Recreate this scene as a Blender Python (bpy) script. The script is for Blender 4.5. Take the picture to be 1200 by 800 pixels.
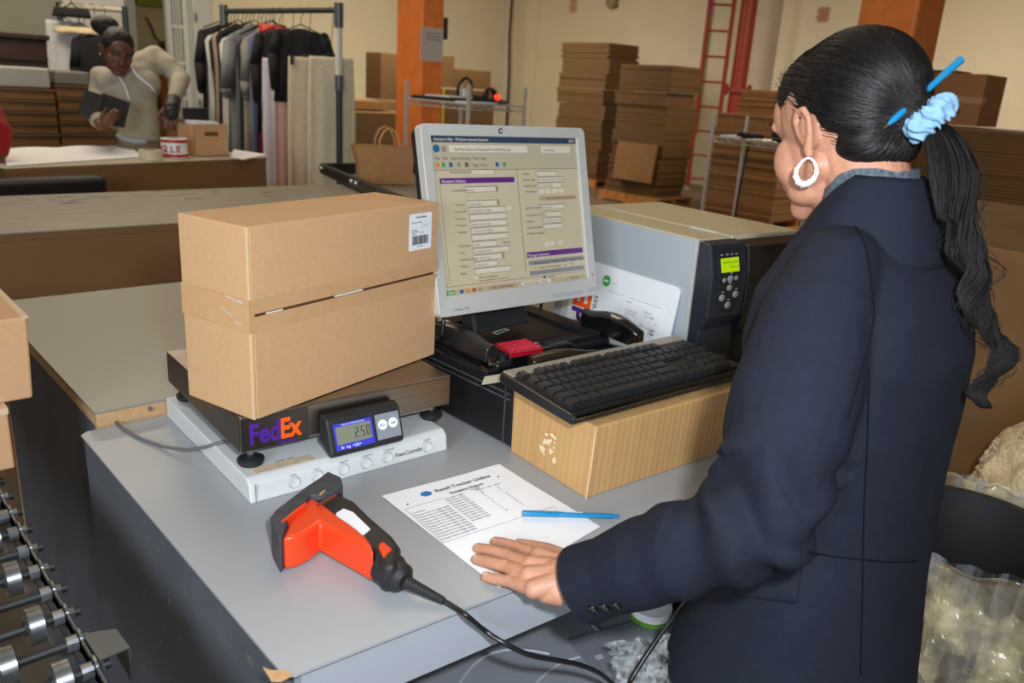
import bpy, bmesh, math, random
from mathutils import Vector, Matrix, noise
random.seed(7)
V = Vector
for o in list(bpy.data.objects): bpy.data.objects.remove(o)
SC = bpy.context.scene; COL = SC.collection
# ---------------------------------------------------------------- camera
CAMR = ((0.74683870, -0.66231327, 0.05977523), (0.15715187, 0.26311696, 0.95187854), (-0.64616967, -0.70150594, 0.30058967))
CP = V((0, 0, 1.535)); FPX = 951.28
cam = bpy.data.cameras.new('camera'); camo = bpy.data.objects.new('camera', cam); COL.objects.link(camo)
cam.sensor_width = 36; cam.lens = FPX / 1200 * 36; cam.clip_start = .02; cam.clip_end = 100
M = Matrix(CAMR).transposed().to_4x4(); M.translation = CP; camo.matrix_world = M
cam.dof.use_dof = True; cam.dof.focus_distance = 1.35; cam.dof.aperture_fstop = 5.6
SC.camera = camo
# ---------------------------------------------------------------- world, exposure, light
SC.view_settings.view_transform = 'Standard'; SC.view_settings.look = 'None'
SC.view_settings.gamma = 1; SC.view_settings.use_curve_mapping = False
SC.view_settings.exposure = 0.0
w = bpy.data.worlds.new('world'); SC.world = w; w.use_nodes = True
w.node_tree.nodes['Background'].inputs[0].default_value = (1, .93, .82, 1)
w.node_tree.nodes['Background'].inputs[1].default_value = 0.05
def light(name, loc, target, size, power, color, sizey=None):
    l = bpy.data.lights.new(name, 'AREA'); l.energy = power; l.color = color; l.size = size
    if sizey: l.shape = 'RECTANGLE'; l.size_y = sizey
    o = bpy.data.objects.new(name, l); COL.objects.link(o); o.location = loc
    o.rotation_euler = (V(target) - V(loc)).to_track_quat('-Z', 'Y').to_euler(); return o
light('camera_flash', (.09, -.06, 1.66), (1.2, 1.25, .9), .06, 19, (.86, .93, 1))
light('ceiling_lamp_near', (1.6, 2.2, 3.3), (1.6, 2.2, 0), 1.6, 24, (1, .82, .56), 1.2)
light('ceiling_lamp_left', (1.5, 6.5, 3.3), (1.5, 6.5, 0), 2.4, 62, (1, .86, .66), 1.2)
light('ceiling_lamp_middle', (7.2, 10, 3.3), (8, 11, 0), 3, 215, (1, .86, .62), 2)
light('ceiling_lamp_right', (9.0, 4.0, 3.3), (9.6, 4.6, 0), 3, 150, (1, .85, .62), 2)
light('window_daylight', (-3.2, -1.0, 2.2), (2, 2.5, .9), 2.2, 135, (.84, .93, 1), 1.6)
# ---------------------------------------------------------------- projection helpers (pixel of the 1200x800 frame -> world)
def ray(x, y):
    a, b = (x - 600) / FPX, -(y - 400) / FPX
    return V([CAMR[0][i] * a + CAMR[1][i] * b - CAMR[2][i] for i in range(3)])
def at(x, y, z):
    d = ray(x, y); return CP + d * ((z - CP.z) / d.z)
def P(x, y, depth): return CP + ray(x, y) * depth
def onx(x, y, X):
    d = ray(x, y); return CP + d * (X / d.x)
def ony(x, y, Y):
    d = ray(x, y); return CP + d * (Y / d.y)
# ---------------------------------------------------------------- materials
MATS = {}
def srgb(c):
    return tuple(((v / 255) / 12.92 if v / 255 <= .04045 else ((v / 255 + .055) / 1.055) ** 2.4) for v in c)
def mat(name, col, rough=.6, metal=0, noise_amt=.0, nscale=20, bump=0, bscale=200, stretch=(1, 1, 1), emit=None, estr=1, spec=.5, wave=None, alpha=None, col2=None, trans=0, coat=0, sss=0, distort=0):
    if name in MATS: return MATS[name]
    m = bpy.data.materials.new(name); m.use_nodes = True; nt = m.node_tree; b = nt.nodes['Principled BSDF']
    c = srgb(col); b.inputs['Base Color'].default_value = (*c, 1)
    b.inputs['Roughness'].default_value = rough; b.inputs['Metallic'].default_value = metal
    b.inputs['Specular IOR Level'].default_value = spec
    if coat: b.inputs['Coat Weight'].default_value = coat; b.inputs['Coat Roughness'].default_value = .1
    if sss: b.inputs['Subsurface Weight'].default_value = sss; b.inputs['Subsurface Radius'].default_value = (.012, .005, .003); b.inputs['Subsurface Scale'].default_value = 1
    if trans: b.inputs['Transmission Weight'].default_value = trans
    if alpha is not None: b.inputs['Alpha'].default_value = alpha
    tc = nt.nodes.new('ShaderNodeTexCoord'); mp = nt.nodes.new('ShaderNodeMapping'); mp.inputs['Scale'].default_value = stretch
    nt.links.new(tc.outputs['Object'], mp.inputs[0])
    if noise_amt or col2:
        n = nt.nodes.new('ShaderNodeTexNoise'); n.inputs['Scale'].default_value = nscale; n.inputs['Detail'].default_value = 5
        n.inputs['Distortion'].default_value = distort
        nt.links.new(mp.outputs[0], n.inputs['Vector'])
        r = nt.nodes.new('ShaderNodeValToRGB'); nt.links.new(n.outputs['Fac'], r.inputs[0])
        r.color_ramp.elements[0].position = .3; r.color_ramp.elements[1].position = .7
        if col2: c0, c1 = srgb(col2), c
        else: c0 = tuple(v * (1 - noise_amt) for v in c); c1 = tuple(min(1, v * (1 + noise_amt)) for v in c)
        r.color_ramp.elements[0].color = (*c0, 1); r.color_ramp.elements[1].color = (*c1, 1)
        nt.links.new(r.outputs[0], b.inputs['Base Color'])
    if bump:
        n2 = nt.nodes.new('ShaderNodeTexNoise'); n2.inputs['Scale'].default_value = bscale; n2.inputs['Detail'].default_value = 3
        nt.links.new(mp.outputs[0], n2.inputs['Vector'])
        bp = nt.nodes.new('ShaderNodeBump'); bp.inputs['Strength'].default_value = bump; bp.inputs['Distance'].default_value = .002
        src = n2.outputs['Fac']
        if wave:
            wv = nt.nodes.new('ShaderNodeTexWave'); wv.inputs['Scale'].default_value = wave[0]; wv.bands_direction = wave[1]
            nt.links.new(mp.outputs[0], wv.inputs['Vector']); src = wv.outputs['Fac']
        nt.links.new(src, bp.inputs['Height']); nt.links.new(bp.outputs[0], b.inputs['Normal'])
    if emit:
        b.inputs['Emission Color'].default_value = (*srgb(emit), 1); b.inputs['Emission Strength'].default_value = estr
    MATS[name] = m; return m
KRAFT = mat('kraft_board', (200, 158, 116), .75, noise_amt=.03, nscale=90, bump=.15, bscale=150)
KRAFTY = mat('kraft_board_corrugated', (190, 148, 96), .75, noise_amt=.09, nscale=40, bump=.16, wave=(45, 'DIAGONAL'), stretch=(1, 1, 0))
KRAFTD = mat('kraft_board_dark', (98, 72, 42), .8, noise_amt=.14, nscale=8, stretch=(1, 1, 12))
KRAFTM = mat('kraft_board_mid', (128, 93, 54), .8, noise_amt=.1, nscale=12)
KRAFTE = mat('kraft_board_edge', (214, 186, 150), .8)
TAPE = mat('packing_tape', (198, 156, 114), .32, noise_amt=.04, nscale=40, bump=.2, bscale=60)
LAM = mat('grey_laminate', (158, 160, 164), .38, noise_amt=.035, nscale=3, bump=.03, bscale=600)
LAMW = mat('worn_laminate', (158, 152, 138), .4, noise_amt=.12, nscale=5, stretch=(1, 4, 1))
PANEL = mat('dark_laminate_panel', (84, 88, 96), .5, noise_amt=.12, nscale=6, bump=.1, bscale=60)
BROWNP = mat('brown_laminate_panel', (116, 84, 52), .6, noise_amt=.06, nscale=4)
PLY = mat('particle_board', (188, 150, 108), .8, noise_amt=.12, nscale=120)
BLACKE = mat('dark_edge_line', (60, 42, 36), .6)
BLACK = mat('black_plastic', (26, 26, 28), .32, noise_amt=.1, nscale=40)
BLACKM = mat('matt_black_plastic', (30, 30, 32), .55, bump=.15, bscale=900)
BLACKG = mat('glossy_black_plastic', (12, 12, 13), .12, coat=.6)
DGREY = mat('dark_grey_rubber', (64, 66, 70), .7, noise_amt=.25, nscale=60, bump=.3, bscale=300)
SILVER = mat('silver_plastic', (190, 188, 182), .38, metal=.1)
WHITEP = mat('off_white_plastic', (206, 208, 208), .42, noise_amt=.02, nscale=10)
STEEL = mat('brushed_steel', (150, 142, 132), .3, metal=1, noise_amt=.12, nscale=7, bump=.1, bscale=300, stretch=(1, 30, 30))
DSTEEL = mat('dark_steel', (96, 90, 84), .35, metal=.9, noise_amt=.2, nscale=8)
WIREM = mat('bright_wire', (206, 204, 198), .35, metal=.35)
CHROME = mat('chrome', (205, 208, 212), .16, metal=1)
ZINC = mat('zinc_plated_steel', (150, 154, 160), .3, metal=.9, noise_amt=.15, nscale=60)
ORANGE = mat('orange_plastic', (226, 66, 26), .3)
ORANGEP = mat('orange_paint', (246, 134, 58), .45, noise_amt=.1, nscale=9, bump=.2, bscale=40)
PAPER = mat('white_paper', (240, 241, 246), .6)
WHITEL = mat('white_label', (236, 238, 244), .4)
INK = mat('black_ink', (40, 40, 46), .6)
GINK = mat('grey_ink', (120, 124, 136), .6)
BLUEINK = mat('blue_ink', (20, 120, 190), .5)
FPURP = mat('purple_ink', (77, 30, 140), .4)
FORNG = mat('orange_ink', (255, 90, 10), .4)
PENB = mat('blue_pen_plastic', (24, 126, 176), .3, coat=.3)
REDP = mat('red_plastic', (160, 16, 34), .25, coat=.4)
SKIN = mat('skin', (186, 133, 106), .5, noise_amt=.09, nscale=45, bump=.35, bscale=260, sss=.08)
SKIN2 = mat('dark_skin', (104, 66, 48), .45, noise_amt=.05, nscale=30)
HAIR = mat('black_hair', (20, 16, 15), .55, spec=.3, noise_amt=.35, nscale=60)
JACK = mat('navy_wool', (27, 30, 42), .85, noise_amt=.08, nscale=90, bump=.3, bscale=900, spec=.2)
HOOD = mat('grey_marl_fleece', (168, 160, 144), .9, noise_amt=.07, nscale=60)
WALLM = mat('painted_wall', (228, 219, 198), .7, noise_amt=.03, nscale=2)
FLOORM = mat('concrete_floor', (104, 93, 78), .45, noise_amt=.15, nscale=2)
REDSTEEL = mat('red_painted_steel', (150, 44, 32), .45, noise_amt=.12, nscale=20)
PALLETW = mat('pallet_wood', (168, 112, 58), .8, noise_amt=.2, nscale=10)
WHITEPT = mat('white_paint', (222, 220, 212), .5)
# ---------------------------------------------------------------- mesh helpers
class G:
    def __init__(s): s.b = bmesh.new()
    def _x(s, vs, mx): bmesh.ops.transform(s.b, matrix=mx, verts=vs)
    def box(s, p0, p1, mx=None):
        p0, p1 = V(p0), V(p1); r = bmesh.ops.create_cube(s.b, size=1)['verts']
        s._x(r, Matrix.Translation((p0 + p1) / 2) @ Matrix.Diagonal((*(p1 - p0), 1)))
        if mx: s._x(r, mx)
        return s
    def cyl(s, a, b, r0, r1=None, n=16, caps=True):
        a, b = V(a), V(b); d = b - a; r1 = r0 if r1 is None else r1
        r = bmesh.ops.create_cone(s.b, cap_ends=caps, segments=n, radius1=max(r0, 1e-5), radius2=max(r1, 1e-5), depth=d.length)['verts']
        s._x(r, Matrix.Translation((a + b) / 2) @ d.to_track_quat('Z', 'Y').to_matrix().to_4x4()); return s
    def sph(s, c, r, sc=(1, 1, 1), n=16, mx=None):
        m = Matrix.Translation(V(c)) @ (mx or Matrix()) @ Matrix.Diagonal((*sc, 1)); nv = max(6, n * 2 // 3); b = s.b
        top, bot = b.verts.new(m @ V((0, 0, r))), b.verts.new(m @ V((0, 0, -r))); R_ = []
        for j in range(1, nv):
            a = math.pi * j / nv; z, q = r * math.cos(a), r * math.sin(a)
            R_.append([b.verts.new(m @ V((q * math.cos(6.2831853 * k / n), q * math.sin(6.2831853 * k / n), z))) for k in range(n)])
        for k in range(n):
            b.faces.new((top, R_[0][k], R_[0][(k + 1) % n])); b.faces.new((bot, R_[-1][(k + 1) % n], R_[-1][k]))
        for A, B in zip(R_, R_[1:]):
            for k in range(n): b.faces.new((A[k], B[k], B[(k + 1) % n], A[(k + 1) % n]))
        return s
    def cap(s, a, b, r0, r1, n=14):
        s.sph(a, r0, n=n); s.sph(b, r1, n=n); s.cyl(a, b, r0, r1, n); return s
    def chain(s, pts, rs, n=14):
        for i in range(len(pts) - 1): s.cyl(pts[i], pts[i + 1], rs[i], rs[i + 1], n)
        for p, r in zip(pts, rs): s.sph(p, r, n=n)
        return s
    def tube(s, pts, r, n=8, closed=False, caps=True):
        pts = [V(p) for p in pts]; rs = r if isinstance(r, (list, tuple)) else [r] * len(pts); rings = []; up = V((0, 0, 1)); N = len(pts)
        for i, p in enumerate(pts):
            if closed: t = pts[(i + 1) % N] - pts[i - 1]
            else: t = pts[min(i + 1, N - 1)] - pts[max(i - 1, 0)]
            t.normalize()
            if i == 0: x = t.cross(up if abs(t.z) < .95 else V((1, 0, 0))).normalized()
            else: x = (x - t * x.dot(t)).normalized()
            y = t.cross(x)
            rings.append([s.b.verts.new(p + (x * math.cos(a) + y * math.sin(a)) * rs[i]) for a in [2 * math.pi * k / n for k in range(n)]])
        for i in range(N if closed else N - 1):
            A, B = rings[i], rings[(i + 1) % N]
            for k in range(n): s.b.faces.new((A[k], A[(k + 1) % n], B[(k + 1) % n], B[k]))
        if caps and not closed and n > 2: s.b.faces.new(rings[0][::-1]); s.b.faces.new(rings[-1])
        return s
    def prism(s, poly, off):
        off = V(off); a = [s.b.verts.new(V(p)) for p in poly]; b = [s.b.verts.new(V(p) + off) for p in poly]; n = len(a)
        s.b.faces.new(a[::-1]); s.b.faces.new(b)
        for i in range(n): s.b.faces.new((a[i], a[(i + 1) % n], b[(i + 1) % n], b[i]))
        bmesh.ops.recalc_face_normals(s.b, faces=s.b.faces[:]); return s
    def loft(s, rings, caps=True):
        R_ = [[s.b.verts.new(V(p)) for p in r] for r in rings]; n = len(R_[0])
        for A, B in zip(R_, R_[1:]):
            for k in range(n): s.b.faces.new((A[k], A[(k + 1) % n], B[(k + 1) % n], B[k]))
        if caps: s.b.faces.new(R_[0][::-1]); s.b.faces.new(R_[-1])
        return s
    def grid(s, f, nu, nv):
        g = [[s.b.verts.new(f(i / nu, j / nv)) for j in range(nv + 1)] for i in range(nu + 1)]
        for i in range(nu):
            for j in range(nv): s.b.faces.new((g[i][j], g[i + 1][j], g[i + 1][j + 1], g[i][j + 1]))
        return s
    def lathe(s, c, prof, axis='Z', n=20, mx=None):
        rings = []
        for r, h in prof: rings.append([V((r * math.cos(a), r * math.sin(a), h)) for a in [2 * math.pi * k / n for k in range(n)]])
        q = Matrix.Translation(V(c)) @ (mx or Matrix())
        return s.loft([[q @ p for p in r] for r in rings])
    def mesh(s):
        me = bpy.data.meshes.new('m'); bmesh.ops.recalc_face_normals(s.b, faces=s.b.faces[:]); s.b.to_mesh(me); s.b.free(); return me
def WM(o):
    m = o.matrix_basis.copy()
    return (WM(o.parent) @ m) if o.parent else m
def tag(o, label=None, cat=None, group=None, kind=None):
    if label: o['label'] = label
    if cat: o['category'] = cat
    if group: o['group'] = group
    if kind: o['kind'] = kind
    return o
def ob(name, g, m, parent=None, label=None, cat=None, group=None, kind=None, bevel=0, bseg=2, smooth=False, sub=0, loc=None):
    me = g.mesh() if isinstance(g, G) else g
    me.materials.clear(); me.materials.append(m)
    o = bpy.data.objects.new(name, me); COL.objects.link(o)
    if parent: me.transform(WM(parent).inverted()); o.parent = parent
    elif loc is not None or kind != 'structure':
        if loc is None:
            xs = [v.co for v in me.vertices]
            mn = V([min(v[i] for v in xs) for i in range(3)]); mx = V([max(v[i] for v in xs) for i in range(3)])
            loc = V(((mn.x + mx.x) / 2, (mn.y + mx.y) / 2, mn.z))
        me.transform(Matrix.Translation(-V(loc))); o.location = loc
    if smooth:
        for p in me.polygons: p.use_smooth = True
        if smooth == 'auto':
            try: me.set_sharp_from_angle(angle=math.radians(40))
            except Exception: pass
    if bevel:
        b = o.modifiers.new('bevel', 'BEVEL'); b.width = bevel; b.segments = bseg; b.limit_method = 'ANGLE'; b.harden_normals = False
    if sub:
        q = o.modifiers.new('sub', 'SUBSURF'); q.levels = q.render_levels = sub
    return tag(o, label, cat, group, kind)
def thing(name, loc, label, cat, group=None, rz=0):
    o = bpy.data.objects.new(name, None); COL.objects.link(o); o.location = V(loc); o.rotation_euler = (0, 0, rz)
    o.empty_display_size = .05
    return tag(o, label, cat, group)
TS = bpy.data.scenes.new('build_tmp'); TVL = TS.view_layers[0]
def evald(o):
    TS.collection.objects.link(o); TVL.update(); dg = TVL.depsgraph; dg.update(); me = bpy.data.meshes.new_from_object(o.evaluated_get(dg)); TS.collection.objects.unlink(o); return me
def remesh(g, voxel, sm=3, ftransform=None):
    me = g.mesh(); o = bpy.data.objects.new('tmp', me)
    r = o.modifiers.new('r', 'REMESH'); r.mode = 'VOXEL'; r.voxel_size = voxel
    if sm: s_ = o.modifiers.new('s', 'SMOOTH'); s_.iterations = sm; s_.factor = .5
    me2 = evald(o)
    bpy.data.objects.remove(o); bpy.data.meshes.remove(me)
    if ftransform:
        pn = [(v.co.copy(), v.normal.copy()) for v in me2.vertices]; flat = []
        for p, n in pn: flat.extend(ftransform(p, n))
        me2.vertices.foreach_set('co', flat); me2.update()
    for p in me2.polygons: p.use_smooth = True
    return me2
def frame(o, ex, ey):
    ex = V(ex).normalized(); ey = V(ey); ey = (ey - ex * ey.dot(ex)).normalized(); ez = ex.cross(ey)
    m = Matrix((ex, ey, ez)).transposed().to_4x4(); m.translation = V(o); return m
def textmesh(s, size, mx, bold=0, shear=0, width=None, ext=.0001, align='LEFT', spacing=1):
    cu = bpy.data.curves.new('t', 'FONT'); cu.body = s; cu.size = size; cu.extrude = ext; cu.offset = bold; cu.shear = shear; cu.align_x = align
    cu.space_character = spacing; cu.resolution_u = 3
    o = bpy.data.objects.new('t', cu); me = evald(o)
    bpy.data.objects.remove(o); bpy.data.curves.remove(cu)
    if width and len(me.vertices):
        xs = [v.co.x for v in me.vertices]; k = width / (max(xs) - min(xs)); me.transform(Matrix.Diagonal((k, 1, 1, 1)))
    me.transform(mx); return me
def text(name, s, size, mx, m, parent, **k): return ob(name, textmesh(s, size, mx, **k), m, parent)
def joinm(ms):
    b = bmesh.new()
    for me in ms: b.from_mesh(me); bpy.data.meshes.remove(me)
    g = G.__new__(G); g.b = b; return g
TS_DONE = 0
def tree(o, parent=None):
    c = o.copy(); COL.objects.link(c); c.parent = parent
    for ch in [x for x in COL.objects if x.parent == o]: tree(ch, c)
    return c
def rz(a): return Matrix.Rotation(a, 4, 'Z')
def fr(loc, a=0): return Matrix.Translation(V(loc)) @ rz(a)
def T(v): return Matrix.Translation(V(v))
# ================================================================ SETTING
ob('floor', G().box((-5, -4, -.1), (12.7, 14.7, 0)), FLOORM, kind='structure')
ob('ceiling', G().box((-5, -4, 3.6), (12.7, 14.7, 3.7)), WALLM, kind='structure')
ob('wall_back', G().box((-5, 14.5, 0), (12.7, 14.7, 3.6)), WALLM, kind='structure')
wr = ob('wall_right', G().box((12.6, -4, 0), (12.8, 14.5, 3.6)), WALLM, kind='structure')
ob('wall_left', G().box((-5.2, -4, 0), (-5, 14.7, 3.6)), WALLM, kind='structure')
ob('wall_front', G().box((-5, -4.2, 0), (12.8, -4, 3.6)), WALLM, kind='structure')
BLOCK = mat('painted_block', (228, 219, 198), .7, noise_amt=.02, nscale=3)
# painted concrete blocks of the right-hand wall, each a recessed-joint piece
bm_ = G().box((0, 0, 0), (.012, .3985, .1985)).mesh(); bm_.materials.append(BLOCK)
k_ = 0
for r_ in range(8, 18):
    for c_ in range(-2, 14):
        y_ = 2.9 + c_ * .4 + (r_ % 2) * .2
        if y_ > 7.4 or y_ < 2: continue
        o = bpy.data.objects.new('block', bm_); COL.objects.link(o); o.parent = wr; o.location = (12.5985, y_, r_ * .2 + .01); k_ += 1
ob('trim_1', G().box((12.42, 7.45, 0), (12.6, 7.62, 3.6)), WALLM, kind='structure', bevel=.01)
ob('trim_2', G().box((12.45, 13.45, 0), (12.6, 13.7, 3.6)), WALLM, kind='structure', bevel=.01)
cb = G().tube([(12.42, 14.1, 0), (12.42, 14.12, 1.8), (12.42, 14.18, 2.6), (12.42, 14.15, 3.58)], .03, 6)
tag(ob('wall_cable', cb, BLACK), 'dark vertical cable run down the back corner of the room', 'cable')
# partition with doorway, far left
PY = 8.6
def px_on(x): return ony(x, 80, PY).x
x1, x2, x3 = px_on(152), px_on(196), px_on(243)
GW = mat('grey_wall_paint', (150, 146, 132), .7, noise_amt=.03, nscale=2)
ob('wall_partition', G().box((-1.5, PY, 0), (px_on(80), PY + .12, 3.55)), GW, kind='structure')
xa, xb = px_on(80), px_on(150)
tr = ob('trim_3', G().box((xa, PY - .01, 0), (xb, PY + .1, 3.55)), WHITEPT, kind='structure')
for k in range(6):
    xx = xa + (xb - xa) * (k + .5) / 6
    ob('panel', G().box((xx - .045, PY - .03, .05), (xx + .045, PY - .01, 3.5)), WHITEPT, tr, bevel=.006)
df = ob('trim_4', G().box((xb, PY - .05, 0), (xb + .09, PY + .14, 3.55)), mat('grey_frame', (140, 140, 132), .5), kind='structure')
x2b = px_on(198)
gr = G().box((x2b, PY - .02, 0), (x2b + .05, PY + .05, 3.55)).box((px_on(217), PY - .02, 0), (px_on(221), PY + .05, 3.55))
dr = ob('door_1', gr, WHITEPT, kind='structure')
w0, w1 = x2b + .05, px_on(217)
GLASSP = mat('pane_glass', (190, 196, 190), .08, alpha=.45)
for r_ in range(10):
    z0 = .2 + r_ * .34
    ob('rail', G().box((w0, PY - .01, z0 - .03), (w1, PY + .03, z0)), WHITEPT, dr)
    for c_ in range(4):
        a = w0 + (w1 - w0) * c_ / 4; b = w0 + (w1 - w0) * (c_ + 1) / 4
        if c_: ob('muntin', G().box((a - .006, PY - .01, z0), (a + .006, PY + .03, z0 + .31)), WHITEPT, dr)
        ob('pane', G().box((a + .006, PY + .005, z0), (b - .006, PY + .012, z0 + .31)), GLASSP, dr)
po = ob('trim_5', G().box((px_on(221), PY - .2, 0), (px_on(243), PY + .15, 3.55)), WHITEPT, kind='structure', bevel=.012)
for z0 in (.6, 1.15, 1.55, 1.95):
    ob('hinge', G().cyl((px_on(222), PY - .22, z0), (px_on(222), PY - .22, z0 + .07), .012), ZINC, po)
# room beyond the doorway
YB = PY + 1.6
nb = ob('wall_beyond', G().box((px_on(150) - 1.5, YB, 0), (x3 + .5, YB + .1, 3.55)), mat('cream_room_wall', (196, 190, 150), .7, noise_amt=.08, nscale=1.5), kind='structure')
pp = lambda x, y: ony(x, y, YB - .03)
a, b = pp(158, -20), pp(200, 9)
tag(ob('green_banner', G().box((a.x, YB - .06, b.z), (b.x, YB - .01, a.z), ), mat('green_board', (134, 150, 30), .6)), 'olive green board high on the wall seen through the doorway', 'board')
a, b = pp(162, 62), pp(173, 82)
tag(ob('wall_notice', G().box((a.x, YB - .03, b.z), (b.x, YB - .001, a.z)), mat('blue_notice', (70, 120, 140), .6)), 'small blue notice on the wall seen through the doorway', 'notice')
cv = [pp(172, 20) + V((0, .018, 0)), pp(178, 30) + V((0, .018, 0)), pp(183, 44) + V((0, .018, 0)), pp(190, 50) + V((0, .018, 0)), pp(196, 48) + V((0, .018, 0))]
tag(ob('looped_cable', G().tube(cv, .012, 6), mat('dark_cable', (60, 60, 44), .6)), 'thin dark cable looping on the wall seen through the doorway', 'cable')
a = pp(190, 72)
tag(ob('paper_bin', G().box((a.x - .2, YB - .5, 0), (a.x + .35, YB - .15, a.z + .12)).box((a.x - .1, YB - .45, a.z + .12), (a.x + .2, YB - .2, a.z + .2)), mat('rust_bin', (150, 80, 40), .7), bevel=.02), 'rust coloured bin beyond the open doorway', 'bin')
# orange columns
def column(cx, cy, wx, wy, label):
    g = G().box((cx - wx / 2, cy - wy / 2, 0), (cx + wx / 2, cy + wy / 2, 3.6))
    return tag(ob('column', g, ORANGEP, bevel=.025, bseg=3), label, 'column')
cA = P(494, 60, 7); column(cA.x + .12, cA.y + .2, .235, .4, 'orange painted column beside the rack of clothes'); colx = cA.x + .12 - .1175
cB = P(1074, 60, 5.3); cB = P(1067, 60, 5.3); column(cB.x + .2, cB.y + .2, .4, .4, 'orange painted column behind the ponytailed woman')
# paper on left column (its -Y face) and small black box
yf = cA.y
q0, q1 = ony(494, 31, yf - .006), ony(518.5, 73, yf - .006)
nt = thing('posted_notice', (q0.x, yf - .004, q1.z), 'white sheet taped to the orange column left of the monitor', 'notice')
ob('sheet', G().box((q0.x, yf - .006, q1.z), (q1.x, yf - .001, q0.z)), mat('posted_paper', (205, 200, 190), .6), nt)
ob('print_line', joinm([G().box((q0.x + .05, yf - .008, q0.z - .05 - .025 * k), (q1.x - .03, yf - .006, q0.z - .043 - .025 * k)).mesh() for k in range(3)]), GINK, nt)
q2 = ony(521, 34, yf + .1)
tag(ob('switch_box', G().box((cA.x + .238, yf + .03, q2.z - .09), (cA.x + .30, yf + .15, q2.z + .09)), BLACKM, bevel=.005), 'small black box on the far edge of the left orange column', 'box')
# ladder and riser pipe on the right wall
fl = at(803, 222, 0); ft = fl; LD = 1.0
def online(px, py, base):   # point above 'base' seen at row py
    d = ray(px, py); t = math.hypot(base.x, base.y) / math.hypot(d.x, d.y); return CP + d * t
A0, B0 = online(805, 222, fl), online(836, 222, fl)
ld = thing('wall_ladder', (A0.x, A0.y, 0), 'red steel ladder fixed against the wall beside the riser pipe', 'ladder')
top = online(834, -20, fl); dx = V((.28, -.42, 0))
ob('stile', G().tube([(A0.x, A0.y, 0), (A0.x, A0.y, 3.5)], .035, 8), REDSTEEL, ld)
e2 = V((A0.x, A0.y, 0)) + (online(856, 60, fl) - online(828, 60, fl)) * 1.0; e2.z = 0
ob('stile', G().tube([(e2.x, e2.y, 0), (e2.x, e2.y, 3.5)], .035, 8), REDSTEEL, ld)
for k in range(9):
    z = .2 + k * .395
    ob('rung', G().cyl((A0.x, A0.y, z), (e2.x, e2.y, z), .018, n=8), REDSTEEL, ld)
ob('foot', G().cyl((A0.x, A0.y, 0), (A0.x, A0.y, .06), .05, n=10), mat('grey_foot', (150, 146, 136)), ld)
pb = e2 + V((.17, -.17, 0))
rp = thing('riser_pipe', (pb.x, pb.y, 0), 'thick dark red riser pipe with a flange beside the ladder', 'pipe')
ob('pipe', G().cyl((pb.x, pb.y, 0), (pb.x, pb.y, 3.58), .13, n=20), REDSTEEL, rp, smooth='auto')
fz = online(858, 105, fl).z
ob('flange', G().cyl((pb.x, pb.y, fz - .04), (pb.x, pb.y, fz + .04), .2, n=20), REDSTEEL, rp)
for k in (-1, 1): ob('bolt', G().cyl((pb.x + k * .14, pb.y - k * .13, fz - .09), (pb.x + k * .14, pb.y - k * .13, fz + .09), .035, n=8), REDSTEEL, rp)
tag(ob('hanging_conduit', G().cyl((12.55, onx(830, 40, 12.55).y, .9), (12.55, onx(830, 40, 12.55).y, 3.55), .02, n=8), mat('grey_conduit', (130, 126, 116), .5)), 'thin grey conduit on the wall behind the ladder rungs', 'conduit')
# alarm bell and stencilled marks
q = onx(719, 3, 12.58)
al = thing('alarm_bell', (12.6, q.y, q.z), 'round alarm bell high on the right-hand wall', 'bell')
ob('gong', G().lathe((12.6, q.y, q.z), [(.02, .16), (.1, .13), (.13, .06), (.12, .0)], mx=Matrix.Rotation(-math.pi / 2, 4, 'Y')), mat('bell_paint', (150, 142, 112), .4), al, smooth='auto')
ob('back_box', G().box((12.5, q.y - .12, q.z - .1), (12.6, q.y + .02, q.z + .1)), mat('bell_box', (96, 88, 60), .5), al, bevel=.02)
RS = mat('faded_red_stencil', (190, 140, 118), .8)
for (px, py0, py1, lb) in ((672, -4, 15, 'faded red stencil marks on the wall above the tallest cardboard stack'), (966, 8, 26, 'faded red stencil marks on the wall above the woman\'s hair')):
    a, b = onx(px, py0, 12.575), onx(px, py1, 12.575); gg = G(); n = 7
    for k in range(n):
        z = b.z + (a.z - b.z) * (k + .5) / n
        gg.box((12.57, a.y - .09 - .02 * (k % 2), z - .012), (12.578, a.y + .07 + .02 * (k % 3), z + .012))
    tag(ob('wall_stencil', gg, RS), lb, 'marking')

# ================================================================ COUNTERS
def counter(name, label, top, x0, x1, y0, y1, topm, facem, sidem, yaw=0, pivot=None, th=.03, edge=None):
    c = thing(name, (x0, y0, 0), label, 'counter', rz=yaw); Q = WM(c)
    X, Y = x1 - x0, y1 - y0
    ob('countertop', G().box((0, 0, top - .004), (X, Y, top), Q), topm, c)
    ob('top_core', G().box((.002, .002, top - th), (X - .002, Y - .002, top - .004), Q), edge or BLACKE, c)
    ob('front_panel', G().box((.004, .004, 0), (X - .004, .024, top - th), Q), facem, c)
    ob('side_panel', G().box((.004, .024, 0), (.028, Y - .024, top - th), Q), sidem, c)
    ob('side_panel', G().box((X - .028, .024, 0), (X - .004, Y - .024, top - th), Q), sidem, c)
    ob('back_panel', G().box((.004, Y - .024, 0), (X - .004, Y - .004, top - th), Q), facem, c)
    return c
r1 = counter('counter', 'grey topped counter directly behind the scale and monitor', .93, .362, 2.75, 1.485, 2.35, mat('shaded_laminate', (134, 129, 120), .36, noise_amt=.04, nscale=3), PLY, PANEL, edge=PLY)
sc = at(173, 476, .917)
ob('screw', G().cyl((sc.x, 1.489, .917), (sc.x, 1.480, .917), .004, n=10), ZINC, r1)
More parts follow.
